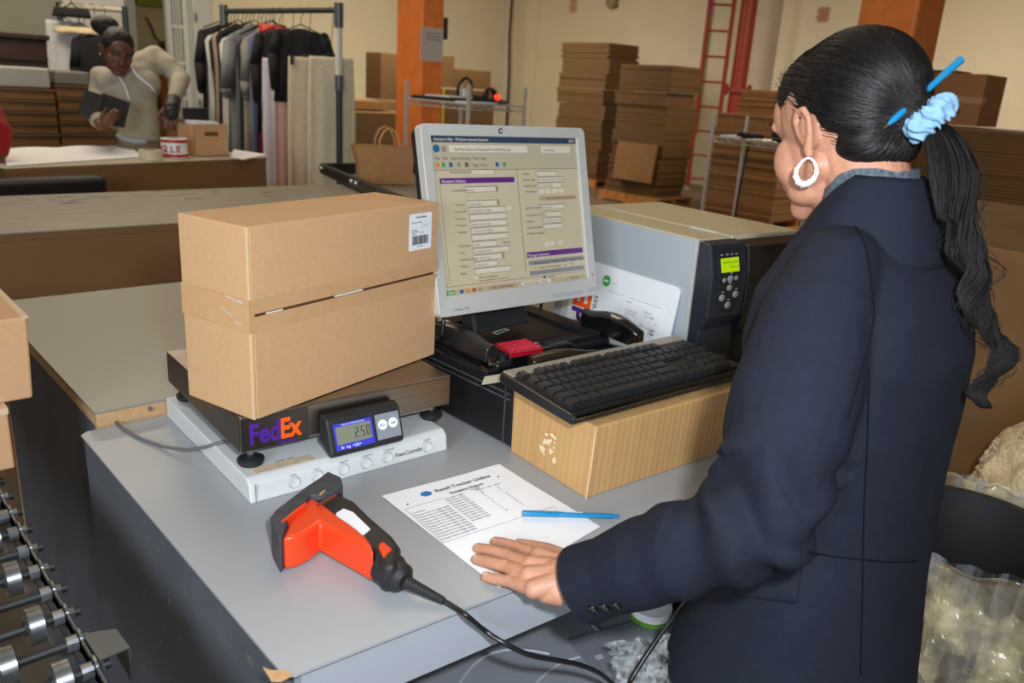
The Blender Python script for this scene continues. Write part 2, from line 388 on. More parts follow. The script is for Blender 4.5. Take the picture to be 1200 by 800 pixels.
r2 = counter('counter', 'long worn counter with brown front, second behind the scale', .93, -1.6, 2.95, 3.3, 4.2, LAMW, BROWNP, BROWNP, edge=BROWNP)
Q2 = G(); 
for k in range(46):
    x = random.choice([random.uniform(.55, 1.25), random.uniform(1.2, 2.4)]); y = 4.02 + random.gauss(0, .06); 
    if y > 4.19: continue
    Q2.box((x, y, .9301), (x + random.uniform(.01, .09), y + random.uniform(.002, .012), .9306))
ob('scuff_mark', Q2, mat('scuff', (92, 84, 66), .7), r2, kind='stuff')
yaw3 = .235
X3, Y3 = .86 - .02, 4.643 - .005
r3 = counter('counter', 'packing counter with brown front where the woman in grey hoodie stands', 1.0, X3, X3 + 1.58, Y3, Y3 + .55, mat('tan_countertop', (176, 168, 146), .5, noise_amt=.05), BROWNP, BROWNP, yaw=yaw3, edge=BROWNP)
E3 = WM(r3)
def on3(u, v, z=1.0):
    p = E3 @ V((u, v, 0)); p.z = z; return p

# ---- foreground counter (the shipping desk)
desk = thing('counter', (.333, .68, 0), 'grey laminate shipping desk in front carrying the scale and keyboard', 'counter')
DX1 = 1.82
fl0, fl1 = V((.336, .698, 0)), V((DX1, .575, 0))   # front edge line, very slightly skewed
def fy(x): return .698 + (x - .336) * (.664 - .698) / (.641 - .336) * .8
poly = [(.333, .70, 0), (.345, .692, 0), (DX1, fy(DX1), 0), (DX1, 1.48, 0), (.345, 1.48, 0), (.333, 1.47, 0)]
ob('countertop', G().prism([V((x, y, .896)) for x, y, z in poly], (0, 0, .004)), LAM, desk)
ob('top_core', G().prism([V((x + (.0015 if x < 1 else -.0015), y + (.0015 if y < 1 else -.0015), .8935)) for x, y, z in poly], (0, 0, .0025)), BLACKE, desk)
ob('side_panel', G().box((.335, .72, 0), (.357, 1.46, .8935)), PANEL, desk)
ob('side_panel', G().box((DX1 - .03, .62, 0), (DX1 - .008, 1.46, .872)), PANEL, desk)
ob('back_panel', G().box((.357, 1.44, 0), (DX1 - .03, 1.46, .872)), PANEL, desk)
ob('apron', G().prism([V((.352, fy(.352) - .002, .822)), V((DX1, fy(DX1) - .002, .822)), V((DX1, fy(DX1) + .016, .822)), V((.352, fy(.352) + .016, .822))], (0, 0, .0712)), mat('apron_laminate', (158, 162, 170), .4, noise_amt=.03, nscale=3), desk)
ob('chipped_corner', G().prism([at(308, 781, .9005), at(318, 785, .9005), at(335, 784, .9005), at(343, 790, .9005), at(330, 797, .9005), at(318, 797, .9005)], (0, 0, -.002)), PLY, desk, label='chipped corner showing bare board')
ob('shelf', G().box((.357, .72, .585), (DX1 - .03, 1.44, .605)), PANEL, desk)
gs = G()
for k in range(36):
    y = random.uniform(.75, 1.25); z = random.uniform(.45, .86)
    gs.box((.3338, y, z), (.3345, y + random.uniform(.002, .02), z + random.uniform(.002, .012)))
ob('scratch', gs, mat('scratch_mark', (96, 92, 88), .6), desk, kind='stuff')
# ================================================================ SCALE, BASE, PARCEL
Qb = fr((.465, 1.071, .9), -.043)
pc = thing('power_controller', (.465, 1.071, .9), 'off-white switch base unit lying flat under the scale', 'power unit', rz=-.043)
prof = [(0, 0, 0), (0, .004, .03), (0, .016, .038), (0, .401, .038), (0, .401, 0)]
ob('housing', G().prism([Qb @ V((0, y, z)) for _, y, z in prof], Qb.to_3x3() @ V((.366, 0, 0))), WHITEP, pc, bevel=.003)
ob('end_seam', G().box((.008, -.0006, .002), (.0095, .002, .031), Qb), mat('seam_grey', (150, 152, 152)), pc)
def fp(x, z, e=.0012): return Qb @ V((x, z * .133 - e, z))   # point on the sloping front
for i, x in enumerate((.072, .112, .158, .200, .241, .322)):
    b = ob('rocker_button', G().lathe(fp(x, .017), [(.0085, -.001), (.0088, .0005), (.0082, .0016), (.006, .0008)], n=24, mx=rz(-.043) @ Matrix.Rotation(math.radians(82.4), 4, 'X')), WHITEP, pc, smooth='auto')
    ob('ring', G().tube([fp(x + math.cos(a) * .0095, .017 + math.sin(a) * .0095, .0004) for a in [k * math.pi / 12 for k in range(24)]], .0005, 5, closed=True), mat('ring_grey', (158, 160, 162)), b)
    t = joinm([G().box((x - .003, -.001, .0345), (x + .003, .008, .0352)).mesh()]); t.b.transform(Qb)
    text('button_caption', ['MAIN', 'AUX 1', 'PRINTER', 'MONITOR', 'COMPUTER', 'POWER'][i], .0042, Qb @ T((x - .007, .0028, .0285)) @ Matrix.Rotation(math.radians(82.4), 4, 'X') @ T((0, 0, .0006)), GINK, pc)
text('maker_lettering', 'PowerController', .011, Qb @ T((.256, .0015, .0125)) @ Matrix.Rotation(math.radians(82.4), 4, 'X') @ T((0, 0, .0008)), INK, pc, shear=.3, width=.056)
lbl = G().box((.018, .020, .038), (.118, .040, .0385), Qb)
ob('worn_label', lbl, mat('worn_label', (216, 186, 140), .7, col2=(178, 170, 158), nscale=70), pc)
tx = joinm([textmesh('MAIN  AUX', .006, Qb @ T((.06, .042, .0382)))]); ob('base_lettering', tx, INK, pc)

Qs = fr((.471, 1.113, .965), -.056)
sc_ = thing('parcel_scale', (.471, 1.113, .939), 'steel-topped parcel scale with orange and purple lettering', 'scale', rz=-.056)
W_, D_, H_ = .389, .363, .062
g = G()
ob('platter', G().box((0, 0, H_ - .004), (W_, D_, H_), Qs).box((0, 0, .006), (W_, .003, H_ - .002), Qs).box((0, .003, .006), (.003, D_, H_ - .002), Qs).box((W_ - .003, .003, .006), (W_, D_, H_ - .002), Qs).box((.003, D_ - .003, .006), (W_ - .003, D_, H_ - .002), Qs), STEEL, sc_, bevel=.002)
ob('side_skin', G().box((-.0008, .002, .004), (.0, D_ - .002, H_ - .003), Qs), DSTEEL, sc_)
ob('left_front_skin', G().box((.001, -.0008, .004), (.112, 0, H_ - .004), Qs), DSTEEL, sc_)
ob('under_frame', G().box((.03, .012, -.002), (W_ - .03, D_ - .01, .012), Qs), mat('frame_grey', (150, 148, 146), .4, metal=.5), sc_)
for x, y in ((.022, .018), (W_ - .02, .03), (.025, D_ - .03), (W_ - .03, D_ - .03)):
    p = Qs @ V((x, y, 0))
    f = ob('foot', G().lathe((p.x, p.y, .9385), [(.0, 0), (.019, 0), (.021, .004), (.021, .009), (.016, .012), (.014, .009), (.007, .012), (.007, .016)]), BLACKM, sc_, smooth='auto')
    ob('foot_screw', G().cyl((p.x, p.y, .952), (p.x, p.y, .975), .006, n=10), ZINC, f)
tm = Qs @ T((.013, -.0012, .014)) @ Matrix.Rotation(math.pi / 2, 4, 'X')
text('purple_letters', 'Fed', .047, tm, FPURP, sc_, bold=.0016, width=.049)
text('orange_letters', 'Ex', .047, tm @ T((.0505, 0, 0)), FORNG, sc_, bold=.0016, width=.036)
text('small_lettering', 'Kinko\'s Office'[:0] + 'Ship Center', .009, tm @ T((.048, -.0095, 0)), FPURP, sc_, bold=.0003, width=.03)
# display head on the front of the scale
dp0 = Qs @ V((.128, -.052, .0)); 
ds = ob('display', G().prism([Qs @ V((.130, y, z)) for y, z in ((-.001, .040), (-.012, .044), (-.026, .039), (-.046, -.016), (-.040, -.023), (-.001, -.006))], Qs.to_3x3() @ V((.136, 0, 0))), BLACKM, sc_, bevel=.0035, bseg=3)
A = Qs @ V((.134, -.0464, -.0155)); B = Qs @ V((.134, -.0266, .0375)); ex = Qs.to_3x3() @ V((1, 0, 0))
Fd = frame(A, ex, B - A) @ Matrix.Diagonal((1, .87, 1, 1))  # x right, y up on the slanted face, z out
ob('display_panel', G().box((.006, .006, -.001), (.076, .056, .0012), Fd), mat('display_blue', (58, 62, 190), .35, emit=(58, 62, 190), estr=.12), ds)
ob('lcd_window', G().box((.009, .017, .001), (.072, .050, .0016), Fd), mat('lcd_grey', (128, 130, 112), .3), ds)
SEG = {'2': 'abged', '5': 'afgcd', '0': 'abcdef'}
def seven(s, x, y, w_, h, t, F, z=.0018):
    g = G(); 
    for ch in s:
        if ch == '.': g.box((x - .0015, y, z), (x + .0002, y + t, z + .0002), F); x += .0018; continue
        S = {'a': (x, y + h - t, x + w_, y + h), 'd': (x, y, x + w_, y + t), 'g': (x, y + h / 2 - t / 2, x + w_, y + h / 2 + t / 2), 'f': (x, y + h / 2, x + t, y + h), 'b': (x + w_ - t, y + h / 2, x + w_, y + h), 'e': (x, y, x + t, y + h / 2), 'c': (x + w_ - t, y, x + w_, y + h / 2)}
        for k in SEG[ch]: a = S[k]; g.box((a[0], a[1], z), (a[2], a[3], z + .0002), F)
        x += w_ + .0035
    return g
ob('display_digits', seven('2.50', .042, .024, .0062, .019, .0014, Fd), INK, ds)
text('unit_marks', 'lb  kg  +|0|+', .0075, Fd @ T((.014, .0085, .0014)), WHITEL, ds)
text('panel_lettering', 'WEIGHT POUNDS KILOS', .0038, Fd @ T((.020, .0515, .0014)), WHITEL, ds)
ob('key_panel', G().box((.082, .008, -.001), (.127, .057, .0012), Fd), mat('keypad_grey', (134, 138, 146), .45), ds)
for k, x in enumerate((.094, .114)):
    b = ob('round_button', G().cyl(Fd @ V((x, .036, .001)), Fd @ V((x, .036, .0022)), .0085, n=24), WHITEL, ds)
    text('button_mark', ['C-', '+0+'][k], .006, Fd @ T((x - .0055, .0335, .0023)), INK, b, width=.011, bold=.0002)
# cable of the scale
tag(ob('scale_cable', G().tube([at(131, 490, .903), at(145, 503, .903), at(165, 514, .903), at(190, 523, .904), at(218, 527, .915), at(240, 524, .930), at(262, 517, .948)], .0028, 8), mat('grey_cable', (96, 96, 100), .5), smooth=True), 'thin grey cable curling from the left side of the scale', 'cable')
# parcel
BX = fr((.483, 1.091, 1.0275), .259); L_, Wd, Hh = .434, .156, .295
box = thing('parcel', (.483, 1.091, 1.0275), 'large taped kraft parcel standing tilted across the scale', 'box', rz=.259)
ob('carton', G().box((0, 0, 0), (L_, Wd, Hh), BX), KRAFT, box, bevel=.0025)
# two top flaps' seam runs round the middle of the front: upper and lower flap as proud sheets
ob('flap', G().box((.004, -.0022, .166), (L_ - .001, .0005, Hh - .001), BX), KRAFT, box, bevel=.0008)
ob('flap', G().box((.007, -.0022, .001), (L_ - .001, .0005, .1615), BX), KRAFT, box, bevel=.0008)
ob('flap_edge', G().box((.0015, -.0016, .001), (.0035, .0002, .1615), BX).box((.0005, -.0016, .166), (.0025, .0002, Hh - .002), BX), KRAFTE, box)
ob('seam_gap', G().box((.01, -.0006, .1615), (L_ - .01, .0004, .166), BX), mat('seam_dark', (84, 54, 36), .6), box)
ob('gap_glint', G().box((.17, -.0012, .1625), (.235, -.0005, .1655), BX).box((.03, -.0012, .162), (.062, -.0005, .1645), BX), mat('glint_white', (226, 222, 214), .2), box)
ob('packing_tape', G().box((-.0012, -.0028, .139), (L_ + .0008, -.0024, .1612), BX).box((-.0012, -.0028, .1665), (L_ + .0008, -.0024, .188), BX).box((-.0014, -.0028, .139), (-.0006, .12, .188), BX).box((-.0014, .12, .139), (-.0006, Wd, .188), BX), TAPE, box)
ob('tape_crease', G().prism([BX @ V((-.0018, y, z)) for y, z in ((.05, .186), (.012, .181), (.012, .1835), (.05, .1872))], (0, 0, .0004)).prism([BX @ V((-.0018, y, z)) for y, z in ((.062, .166), (.036, .157), (.036, .1585), (.062, .167))], (0, 0, .0004)).prism([BX @ V((-.0018, y, z)) for y, z in ((.03, .150), (.016, .148), (.016, .150), (.03, .151))], (0, 0, .0004)), WHITEL, box)
Fl = BX @ T((.350, -.0026, .214)) @ Matrix.Rotation(math.pi / 2, 4, 'X')
lb = ob('shipping_label', G().prism([Fl @ V((x, y, 0)) for x, y in ((.002, 0), (.060, 0), (.062, .002), (.062, .064), (.060, .066), (.002, .066), (0, .064), (0, .002))], BX.to_3x3() @ V((0, -.0004, 0))), WHITEL, box)
bc = G(); x = .009
while x < .052:
    w1_ = random.choice((.0005, .0008, .0012)); bc.box((x, .010, .0004), (x + w1_, .026, .0006), Fl); x += w1_ + random.choice((.0005, .0009))
ob('barcode', bc, INK, lb)
ob('label_text', joinm([textmesh('Priority Delivery', .0045, Fl @ T((.017, .058, .0005)), bold=.0001), textmesh('Ship Date: 4/16/08', .0036, Fl @ T((.006, .049, .0005))), textmesh('Retail Ship', .0036, Fl @ T((.006, .0355, .0005))), textmesh('1 North Main', .0036, Fl @ T((.006, .032, .0005))), textmesh('Concord', .0036, Fl @ T((.006, .0285, .0005))), textmesh('OF  01', .0036, Fl @ T((.03, .030, .0005))), textmesh('1 OF 1 FWD', .0034, Fl @ T((.02, .0055, .0005)))]), INK, lb)
ob('signature', G().tube([Fl @ V(p) for p in ((.034, .038, .0007), (.036, .047, .0007), (.042, .045, .0007), (.040, .040, .0007), (.046, .043, .0007), (.056, .045, .0007))], .0003, 4), GINK, lb)

# ================================================================ MONITOR
MO = V((.922, 1.194, 1.144)); a_, b_, c_ = -.0414, .2482, -.0063
e_ = V((math.cos(a_) * math.cos(c_), math.sin(a_) * math.cos(c_), math.sin(c_)))
n_ = V((math.sin(a_), -math.cos(a_), 0)); u_ = V((0, 0, 1)) * math.cos(b_) - n_ * math.sin(b_)
FM = frame(MO, e_, u_)   # x right, y up, z toward the viewer
SW, SH = .376, .301
mo = thing('computer_monitor', (1.11, 1.26, 1.03), 'silver-framed flat monitor showing a shipping form', 'monitor')
g = G()
o4 = ((-.024, -.040), (SW + .022, -.040), (SW + .022, SH + .022), (-.024, SH + .022)); i4 = ((0, 0), (SW, 0), (SW, SH), (0, SH))
def rr(x0, y0, x1, y1, r, z, n=4):
    pts = []
    for cx, cy, a0 in ((x1 - r, y1 - r, 0), (x0 + r, y1 - r, 90), (x0 + r, y0 + r, 180), (x1 - r, y0 + r, 270)):
        for k in range(n + 1): a = math.radians(a0 + 90 * k / n); pts.append(V((cx + r * math.cos(a), cy + r * math.sin(a), z)))
    return pts
def ringframe(F, out, inn, r, z0, z1, zi):
    g = G(); A = rr(*out, r, z1); B = rr(*inn, .001, z1 - .002); C_ = rr(*inn, .001, zi); D = rr(*out, r, z0)
    rings = [[g.b.verts.new(F @ p) for p in q] for q in (D, A, B, C_)]; n = len(A)
    for P_, Q_ in zip(rings, rings[1:]):
        for k in range(n): g.b.faces.new((P_[k], P_[(k + 1) % n], Q_[(k + 1) % n], Q_[k]))
    return g
ob('bezel', ringframe(FM, (-.024, -.040, SW + .022, SH + .022), (0, 0, SW, SH), .012, -.014, .006, -.002), SILVER, mo, bevel=.002)
ob('rear_shell', G().loft([[FM @ p for p in rr(-.022, -.038, SW + .020, SH + .020, .012, -.0145)], [FM @ p for p in rr(-.020, -.036, SW + .018, SH + .018, .012, -.034)], [FM @ p for p in rr(.04, .02, SW - .04, SH - .03, .03, -.060)]]), BLACKM, mo)
scr = ob('screen', G().box((-.002, -.002, -.006), (SW + .002, SH + .002, -.0015), FM), mat('screen_beige', (150, 140, 118), .25, emit=(198, 186, 158), estr=.34), mo)
SCM = {}
def sm(n, c, e=.4): return mat('screen_' + n, tuple(int(v * .75) for v in c), .3, emit=c, estr=e)
layers = {}
def R_(x0, y0, x1, y1, key, lv=1):   # fractions of the screen, y down
    layers.setdefault(key, G()).box((x0 * SW, (1 - y1) * SH, -.0015), (x1 * SW, (1 - y0) * SH, -.0015 + .00012 * lv), FM)
TX = []
def TXT(x, y, s, size=.0062, key='d', w=None):
    TX.append((key, textmesh(s, size, FM @ T((x * SW, (1 - y) * SH, -.0015 + .00055)), width=w, ext=.00003)))
R_(0, 0, 1, .038, 'title'); TXT(.02, .028, 'Enterprise Ship - Windows Internet Explorer', .0085, 'w', .13)
R_(0, .038, 1, .21, 'toolbar'); R_(.11, .055, .63, .1, 'field', 2); R_(.73, .055, .95, .1, 'field', 2); R_(.945, .008, .985, .03, 'mid', 2)
TXT(.14, .09, 'http://fwy.robotex.com/Enterprise/Process/Ship/Ship.aspx', .0075, 'd', .14); TXT(.75, .09, 'Live Search', .0065)
for i, s in enumerate(('File', 'Edit', 'View', 'Favorites', 'Tools', 'Help')): TXT((.02, .065, .115, .165, .25, .305)[i], .147, s, .0075)
for i, (x, k) in enumerate(((.02, 'orange'), (.055, 'green'), (.1, 'blue'), (.15, 'mid'), (.2, 'dark'), (.40, 'blue'), (.45, 'green'))): R_(x, .165, x + .022, .193, k, 2)
TXT(.25, .19, 'Page  Tools', .0075)
layers.setdefault('blue', G()).cyl(FM @ V((.012, (1 - .078) * SH, -.0015)), FM @ V((.012, (1 - .078) * SH, -.001)), .0075, n=16)
layers.setdefault('mid', G()).cyl(FM @ V((.029, (1 - .08) * SH, -.0015)), FM @ V((.029, (1 - .08) * SH, -.001)), .006, n=16)
R_(.0, .21, 1, .213, 'dark', 2); R_(.54, .213, .545, .9, 'mid', 2); R_(.03, .26, .033, .93, 'mid', 2)
R_(.035, .262, .52, .297, 'purple', 2); TXT(.045, .291, 'Recipient Address', .0085, 'w', .055)
TXT(.1, .232, 'Residential Rating ID', .006); R_(.24, .215, .38, .238, 'field', 2)
rows = [(.34, 'Contact Book:', .19, .4, 'Default'), (.43, '* Country:', .19, .4, 'United States'), (.474, 'Contact ID:', .2, .44, 'ROOSEVELT COBEY'), (.518, 'Company:', .2, .44, ''), (.562, '* Contact:', .2, .44, 'MARTHA TAYLOR'), (.606, '* Address:', .2, .44, '15 HOYT ST STREET'), (.65, '', .2, .44, ''), (.694, '* Zip/Postal:', .2, .36, '10301'), (.738, '* City:', .2, .44, 'STATEN ISLAND'), (.782, '* State/Province:', .2, .40, 'NY - New York'), (.826, '* Phone:', .2, .35, '7185551100'), (.87, 'Email:', .2, .44, '')]
for y, l, x0, x1, v in rows:
    R_(x0 - .002, y - .022, x1 + .002, y + .016, 'dark', 2); R_(x0, y - .018, x1, y + .014, 'field', 3)
    if l: TXT(.105, y + .008, l, .0062)
    if v: TXT(x0 + .008, y + .008, v, .0058, 'g')
for y, x in ((.34, .385), (.43, .385), (.782, .385)): R_(x, y - .016, x + .018, y + .012, 'mid', 4)
R_(.45, .455, .48, .48, 'field', 3); TXT(.40, .70, 'Validate', .006)
TXT(.22, .915, 'This is a residential', .006); TXT(.22, .935, 'Save as a recipient in contact book', .0052); R_(.195, .9, .21, .914, 'field', 3)
rows2 = [(.245, 'Weight:', .68, .83, '5'), (.285, 'Service Type:', .69, .88, 'FedEx Ground Home Delivery'), (.325, 'Package Type:', .69, .86, 'Your Packaging'), (.475, 'Signature Options:', .69, .87, 'Please Select'), (.525, 'Account/PO of Terms:', .70, .84, '0'), (.567, 'Options:', .70, .84, 'No Dimension Needed'), (.609, 'Invoice Number:', .70, .84, '')]
for y, l, x0, x1, v in rows2:
    R_(x0 - .002, y - .02, x1 + .002, y + .016, 'dark', 2); R_(x0, y - .016, x1, y + .014, 'field', 3); TXT(.58, y + .006, l, .0062)
    if v: TXT(x0 + .008, y + .006, v, .0056, 'g')
for x in (.69, .74, .79, .84): R_(x, .35, x + .038, .378, 'field', 3)
TXT(.59, .37, 'Dimensions:', .0062); R_(.69, .398, .97, .428, 'mid2', 2); TXT(.74, .42, 'Select by Transit Time and Rate', .0062)
TXT(.575, .655, 'Add/Print packages?', .006)
for x in (.70, .74, .80): R_(x, .715, x + .032, .742, 'field', 3)
R_(.56, .775, .985, .812, 'purple', 2); TXT(.565, .806, 'Package Summary', .0085, 'w', .06)
R_(.57, .835, .985, .865, 'greybar', 2); R_(.57, .905, .985, .935, 'greybar', 2)
TXT(.58, .86, '     Package Type   Weight   Rate   Declared Value', .006, 'd', .145); TXT(.6, .893, '1  Your Packaging    5     0', .006, 'd', .11)
R_(0, .945, 1, .948, 'dark', 2); R_(0, .968, 1, 1, 'task', 2); R_(.005, .971, .06, .998, 'green', 3); TXT(.015, .993, 'Start', .008, 'w')
for i, k in enumerate(('blue', 'orange', 'red', 'mid')): R_(.09 + .04 * i, .973, .112 + .04 * i, .995, k, 3)
R_(.27, .971, .47, .997, 'mid2', 3); TXT(.29, .992, 'FedEx - Ship Manager', .0068); R_(.5, .971, .72, .997, 'field', 3); TXT(.52, .992, 'Enterprise Ship - Wind..', .0068)
TXT(.7, .965, 'Internet', .006); R_(.665, .95, .685, .965, 'blue', 3)
TXT(.86, .992, '10:24 AM', .0072)
cols = dict(title=(44, 62, 84), toolbar=(176, 166, 142), field=(208, 198, 180), mid=(140, 132, 116), mid2=(168, 150, 122), dark=(96, 90, 80), purple=(92, 40, 120), orange=(216, 130, 30), green=(70, 150, 80), blue=(30, 96, 140), red=(190, 50, 40), greybar=(128, 128, 130), task=(176, 160, 128))
nm = dict(title='title_bar', toolbar='tool_bar', field='input_field', mid='soft_shade', mid2='wide_button', dark='field_border', purple='section_header', orange='orange_icon', green='green_icon', blue='blue_icon', red='red_icon', greybar='table_header', task='task_bar')
for k, g in layers.items(): ob(nm[k], g, sm(k, cols[k], .42), scr, kind=None if k in ('title', 'toolbar', 'task') else 'stuff')
for key, nmx, c in (('d', 'screen_text', (70, 62, 60)), ('g', 'field_text', (110, 104, 96)), ('w', 'header_text', (226, 220, 214))):
    ob(nmx, joinm([m for k, m in TX if k == key]), sm('text' + key, c, .3), scr, kind='stuff')
lg = ob('maker_badge', G().lathe(FM @ V((SW * .44, SH + .011, .005)), [(.0, 0), (.0058, 0), (.0058, .0018), (.005, .0022)], mx=FM.to_3x3().to_4x4()), mat('badge_dark', (70, 70, 70), .3), mo)
text('badge_letters', 'hp', .0085, FM @ T((SW * .44 - .0036, SH + .0085, .0073)), WHITEL, lg, shear=.3)
text('model_lettering', 'Compaq 1955', .0062, FM @ T((.008, -.030, .0062)), GINK, mo, shear=.2, width=.038)
text('red_sticker_letters', '((', .008, FM @ T((SW + .009, .004, .0064)), mat('red_mark', (190, 40, 40)), mo)
ob('control_strip', G().box((.262, -.031, .005), (.352, -.024, .0075), FM).box((.366, -.030, .005), (.392, -.021, .0075), FM), mat('silver_dark', (170, 172, 174), .35), mo, bevel=.001)
nk0 = FM @ V((.115, -.036, -.05)); 
# curved neck
rings = []
for t in [k / 8 for k in range(9)]:
    c = (FM @ V((SW * .49, .06, -.05))).lerp(V((1.075, 1.215, 1.055)), t); c.y += .02 * math.sin(t * math.pi)
    hw = .056 + .022 * t; dp = .014 + .008 * t
    rings.append([V((c.x - hw, c.y - dp, c.z)), V((c.x + hw, c.y - dp, c.z)), V((c.x + hw, c.y + dp, c.z)), V((c.x - hw, c.y + dp, c.z))])
ob('stand_neck', G().loft(rings), BLACKM, mo, bevel=.006, smooth='auto')
bs = ob('stand_base', G().box((.945, 1.062, 1.026), (1.262, 1.335, 1.043)), BLACK, mo, bevel=.008, bseg=3)
ob('raised_tray', ringframe(frame((0, 0, 1.043), (1, 0, 0), (0, 1, 0)), (.960, 1.072, 1.25, 1.325), (.985, 1.09, 1.225, 1.30), .02, -.001, .009, .0), BLACK, bs)
mk = at(587, 388, 1.0437)
ob('base_mark', ringframe(frame((mk.x, mk.y, 1.0437), (1, .25, 0), (-.25, 1, 0)), (-.022, -.007, .022, .007), (-.0195, -.0045, .0195, .0045), .002, -.0002, .0005, .0), SILVER, bs)
tag(ob('monitor_cable', G().tube([FM @ V((.03, .02, -.055)), V((.938, 1.22, 1.10)), V((.925, 1.205, 1.065)), V((.937, 1.23, 1.045)), V((.96, 1.345, 1.032))], .004, 8), BLACK, smooth=True), 'black cable looping below the left corner of the monitor', 'cable')
tag(ob('monitor_cable', G().tube([V((1.36, 1.40, 1.08)), V((1.352, 1.37, 1.03)), V((1.345, 1.37, .97)), V((1.345, 1.42, .905))], .004, 8), BLACK, smooth=True), 'black cable hanging behind the right side of the monitor stand', 'cable')

# ================================================================ CASH DRAWER and things on it
cd = thing('cash_drawer', (.926, .99, .9), 'black steel cash drawer under the monitor', 'cash drawer')
ob('case', G().box((.926, .992, .906), (1.335, 1.425, 1.0255)), BLACK, cd, bevel=.003)
ob('drawer_front', G().box((.932, .978, .908), (1.328, .992, 1.018)), BLACKM, cd, bevel=.005)
ob('side_groove', G().box((.9248, 1.0, .993), (.926, 1.42, .996)).box((.9248, 1.0, 1.004), (.926, 1.42, 1.007)).box((.9248, 1.012, .908), (.926, 1.0145, 1.02)), DGREY, cd)
ob('lock', G().cyl((1.29, .978, .965), (1.29, .974, .965), .009, n=16), CHROME, cd)
for x in (.96, 1.3):
    for y in (1.03, 1.39): ob('foot', G().cyl((x, y, .9), (x, y, .907), .012, n=12), BLACKM, cd)
DT = 1.0257
def local(a, b, z):   # frame at pixel a pointing to pixel b on plane z
    p, q = at(*a, z), at(*b, z); d = (q - p); d.z = 0; return fr(p, math.atan2(d.y, d.x)), d.length
# stapler left: from rear (517,392) to nose (580,425)
def stapler(pa, pb, z, label, m, L=None, open_=.0, hm=1.0):
    F, l = local(pa, pb, z); L = L or l
    s = thing('stapler', F.translation, label, 'stapler', rz=F.to_euler().z)
    ob('base', G().loft([[F @ V((x, y * w2, zz)) for y, zz in ((-1, 0), (1, 0), (1, .006), (-1, .006))] for x, w2 in ((0, .014), (.02, .018), (L - .015, .019), (L, .014))]), m, s, bevel=.002)
    arm = []
    for t in [k / 8 for k in range(9)]:
        x = .006 + (L - .012) * t; h = hm * .026 + hm * .012 * math.sin(math.pi * min(1, t * 1.15)) ; zb = .010 + open_ * t; wv = .015 + .004 * math.sin(math.pi * t)
        arm.append([F @ V((x, -wv, zb)), F @ V((x, wv, zb)), F @ V((x, wv * .9, zb + h)), F @ V((x, wv * .35, zb + h + .006)), F @ V((x, -wv * .35, zb + h + .006)), F @ V((x, -wv * .9, zb + h))])
    ob('arm', G().loft(arm), m, s, bevel=.003, smooth='auto')
    ob('magazine', G().box((.03, -.008, .011 + open_ * .3), (L - .004, .008, .019 + open_ * .8), F), CHROME, s, bevel=.001)
    ob('anvil_plate', G().box((L - .028, -.010, .006), (L - .006, .010, .008), F), CHROME, s)
    ob('hinge_pin', G().cyl(F @ V((.016, -.0205, .016)), F @ V((.016, .0205, .016)), .004, n=10), CHROME, s)
    return s, F, L
st, F, L = stapler((509, 398), (578, 437), DT, 'black stapler with a paper label on its back, left of the red-keyed phone', BLACK, open_=.010)
ob('paper_label', G().prism([F @ V((x, y, .0505)) for x, y in ((.028, -.008), (.075, -.008), (.075, .008), (.028, .008))], (0, 0, .0006)), mat('dirty_label', (206, 200, 200), .5, noise_amt=.08), st)
ob('crumpled_paper', G().grid(lambda a, b: F @ V((.0 + a * .03, -.01 + b * .02, .047 + .012 * math.sin(a * 3) * (1 - b) + .004 * math.sin(b * 9))), 6, 5), PAPER, st)
st2, F2, L2 = stapler((752, 413), (680, 392), DT, 'glossy black heavy stapler lying in front of the white envelope', BLACKG, open_=.016, hm=1.15)
st3, F3, L3 = stapler((617, 437), (700, 428), DT, 'dark bronze-glinting stapler between the keyboard and the red phone', mat('bronze_black', (58, 50, 38), .2, metal=.6), open_=.001, hm=.62)
# red pocket phone / calculator
F, l = local((596, 432), (700, 413), DT); F = F @ Matrix.Scale(1.14, 4)
ph = thing('mobile_phone', F.translation, 'red and black mobile phone with a keypad lying by the monitor base', 'phone', rz=F.to_euler().z)
ob('case', G().box((0, -.002, 0), (.138, .054, .026), F), BLACKG, ph, bevel=.006, bseg=3)
kp = ob('keypad_plate', G().box((.001, -.003, .019), (.068, .052, .0275), F), REDP, ph, bevel=.001)
kg = G().box((0, 0, 0), (.0075, .0065, .002)).mesh(); kg.materials.append(mat('red_key', (214, 50, 70), .25, coat=.5))
for i in range(6):
    for j in range(4):
        o = bpy.data.objects.new('key', kg); COL.objects.link(o); o.parent = kp; o.matrix_basis = T((.009 + i * .0122, .0065 + j * .014, .0275 * 1.14)) @ Matrix.Scale(1.1, 4)
ob('phone_screen', G().box((.088, .006, .026), (.130, .047, .0268), F), mat('dark_glass', (40, 42, 46), .08, coat=1), ph)
ob('nav_button', G().lathe(F @ V((.077, .027, .026)), [(.0075, 0), (.0075, .0015), (.0045, .0015), (.004, .0025)], n=16), CHROME, ph)
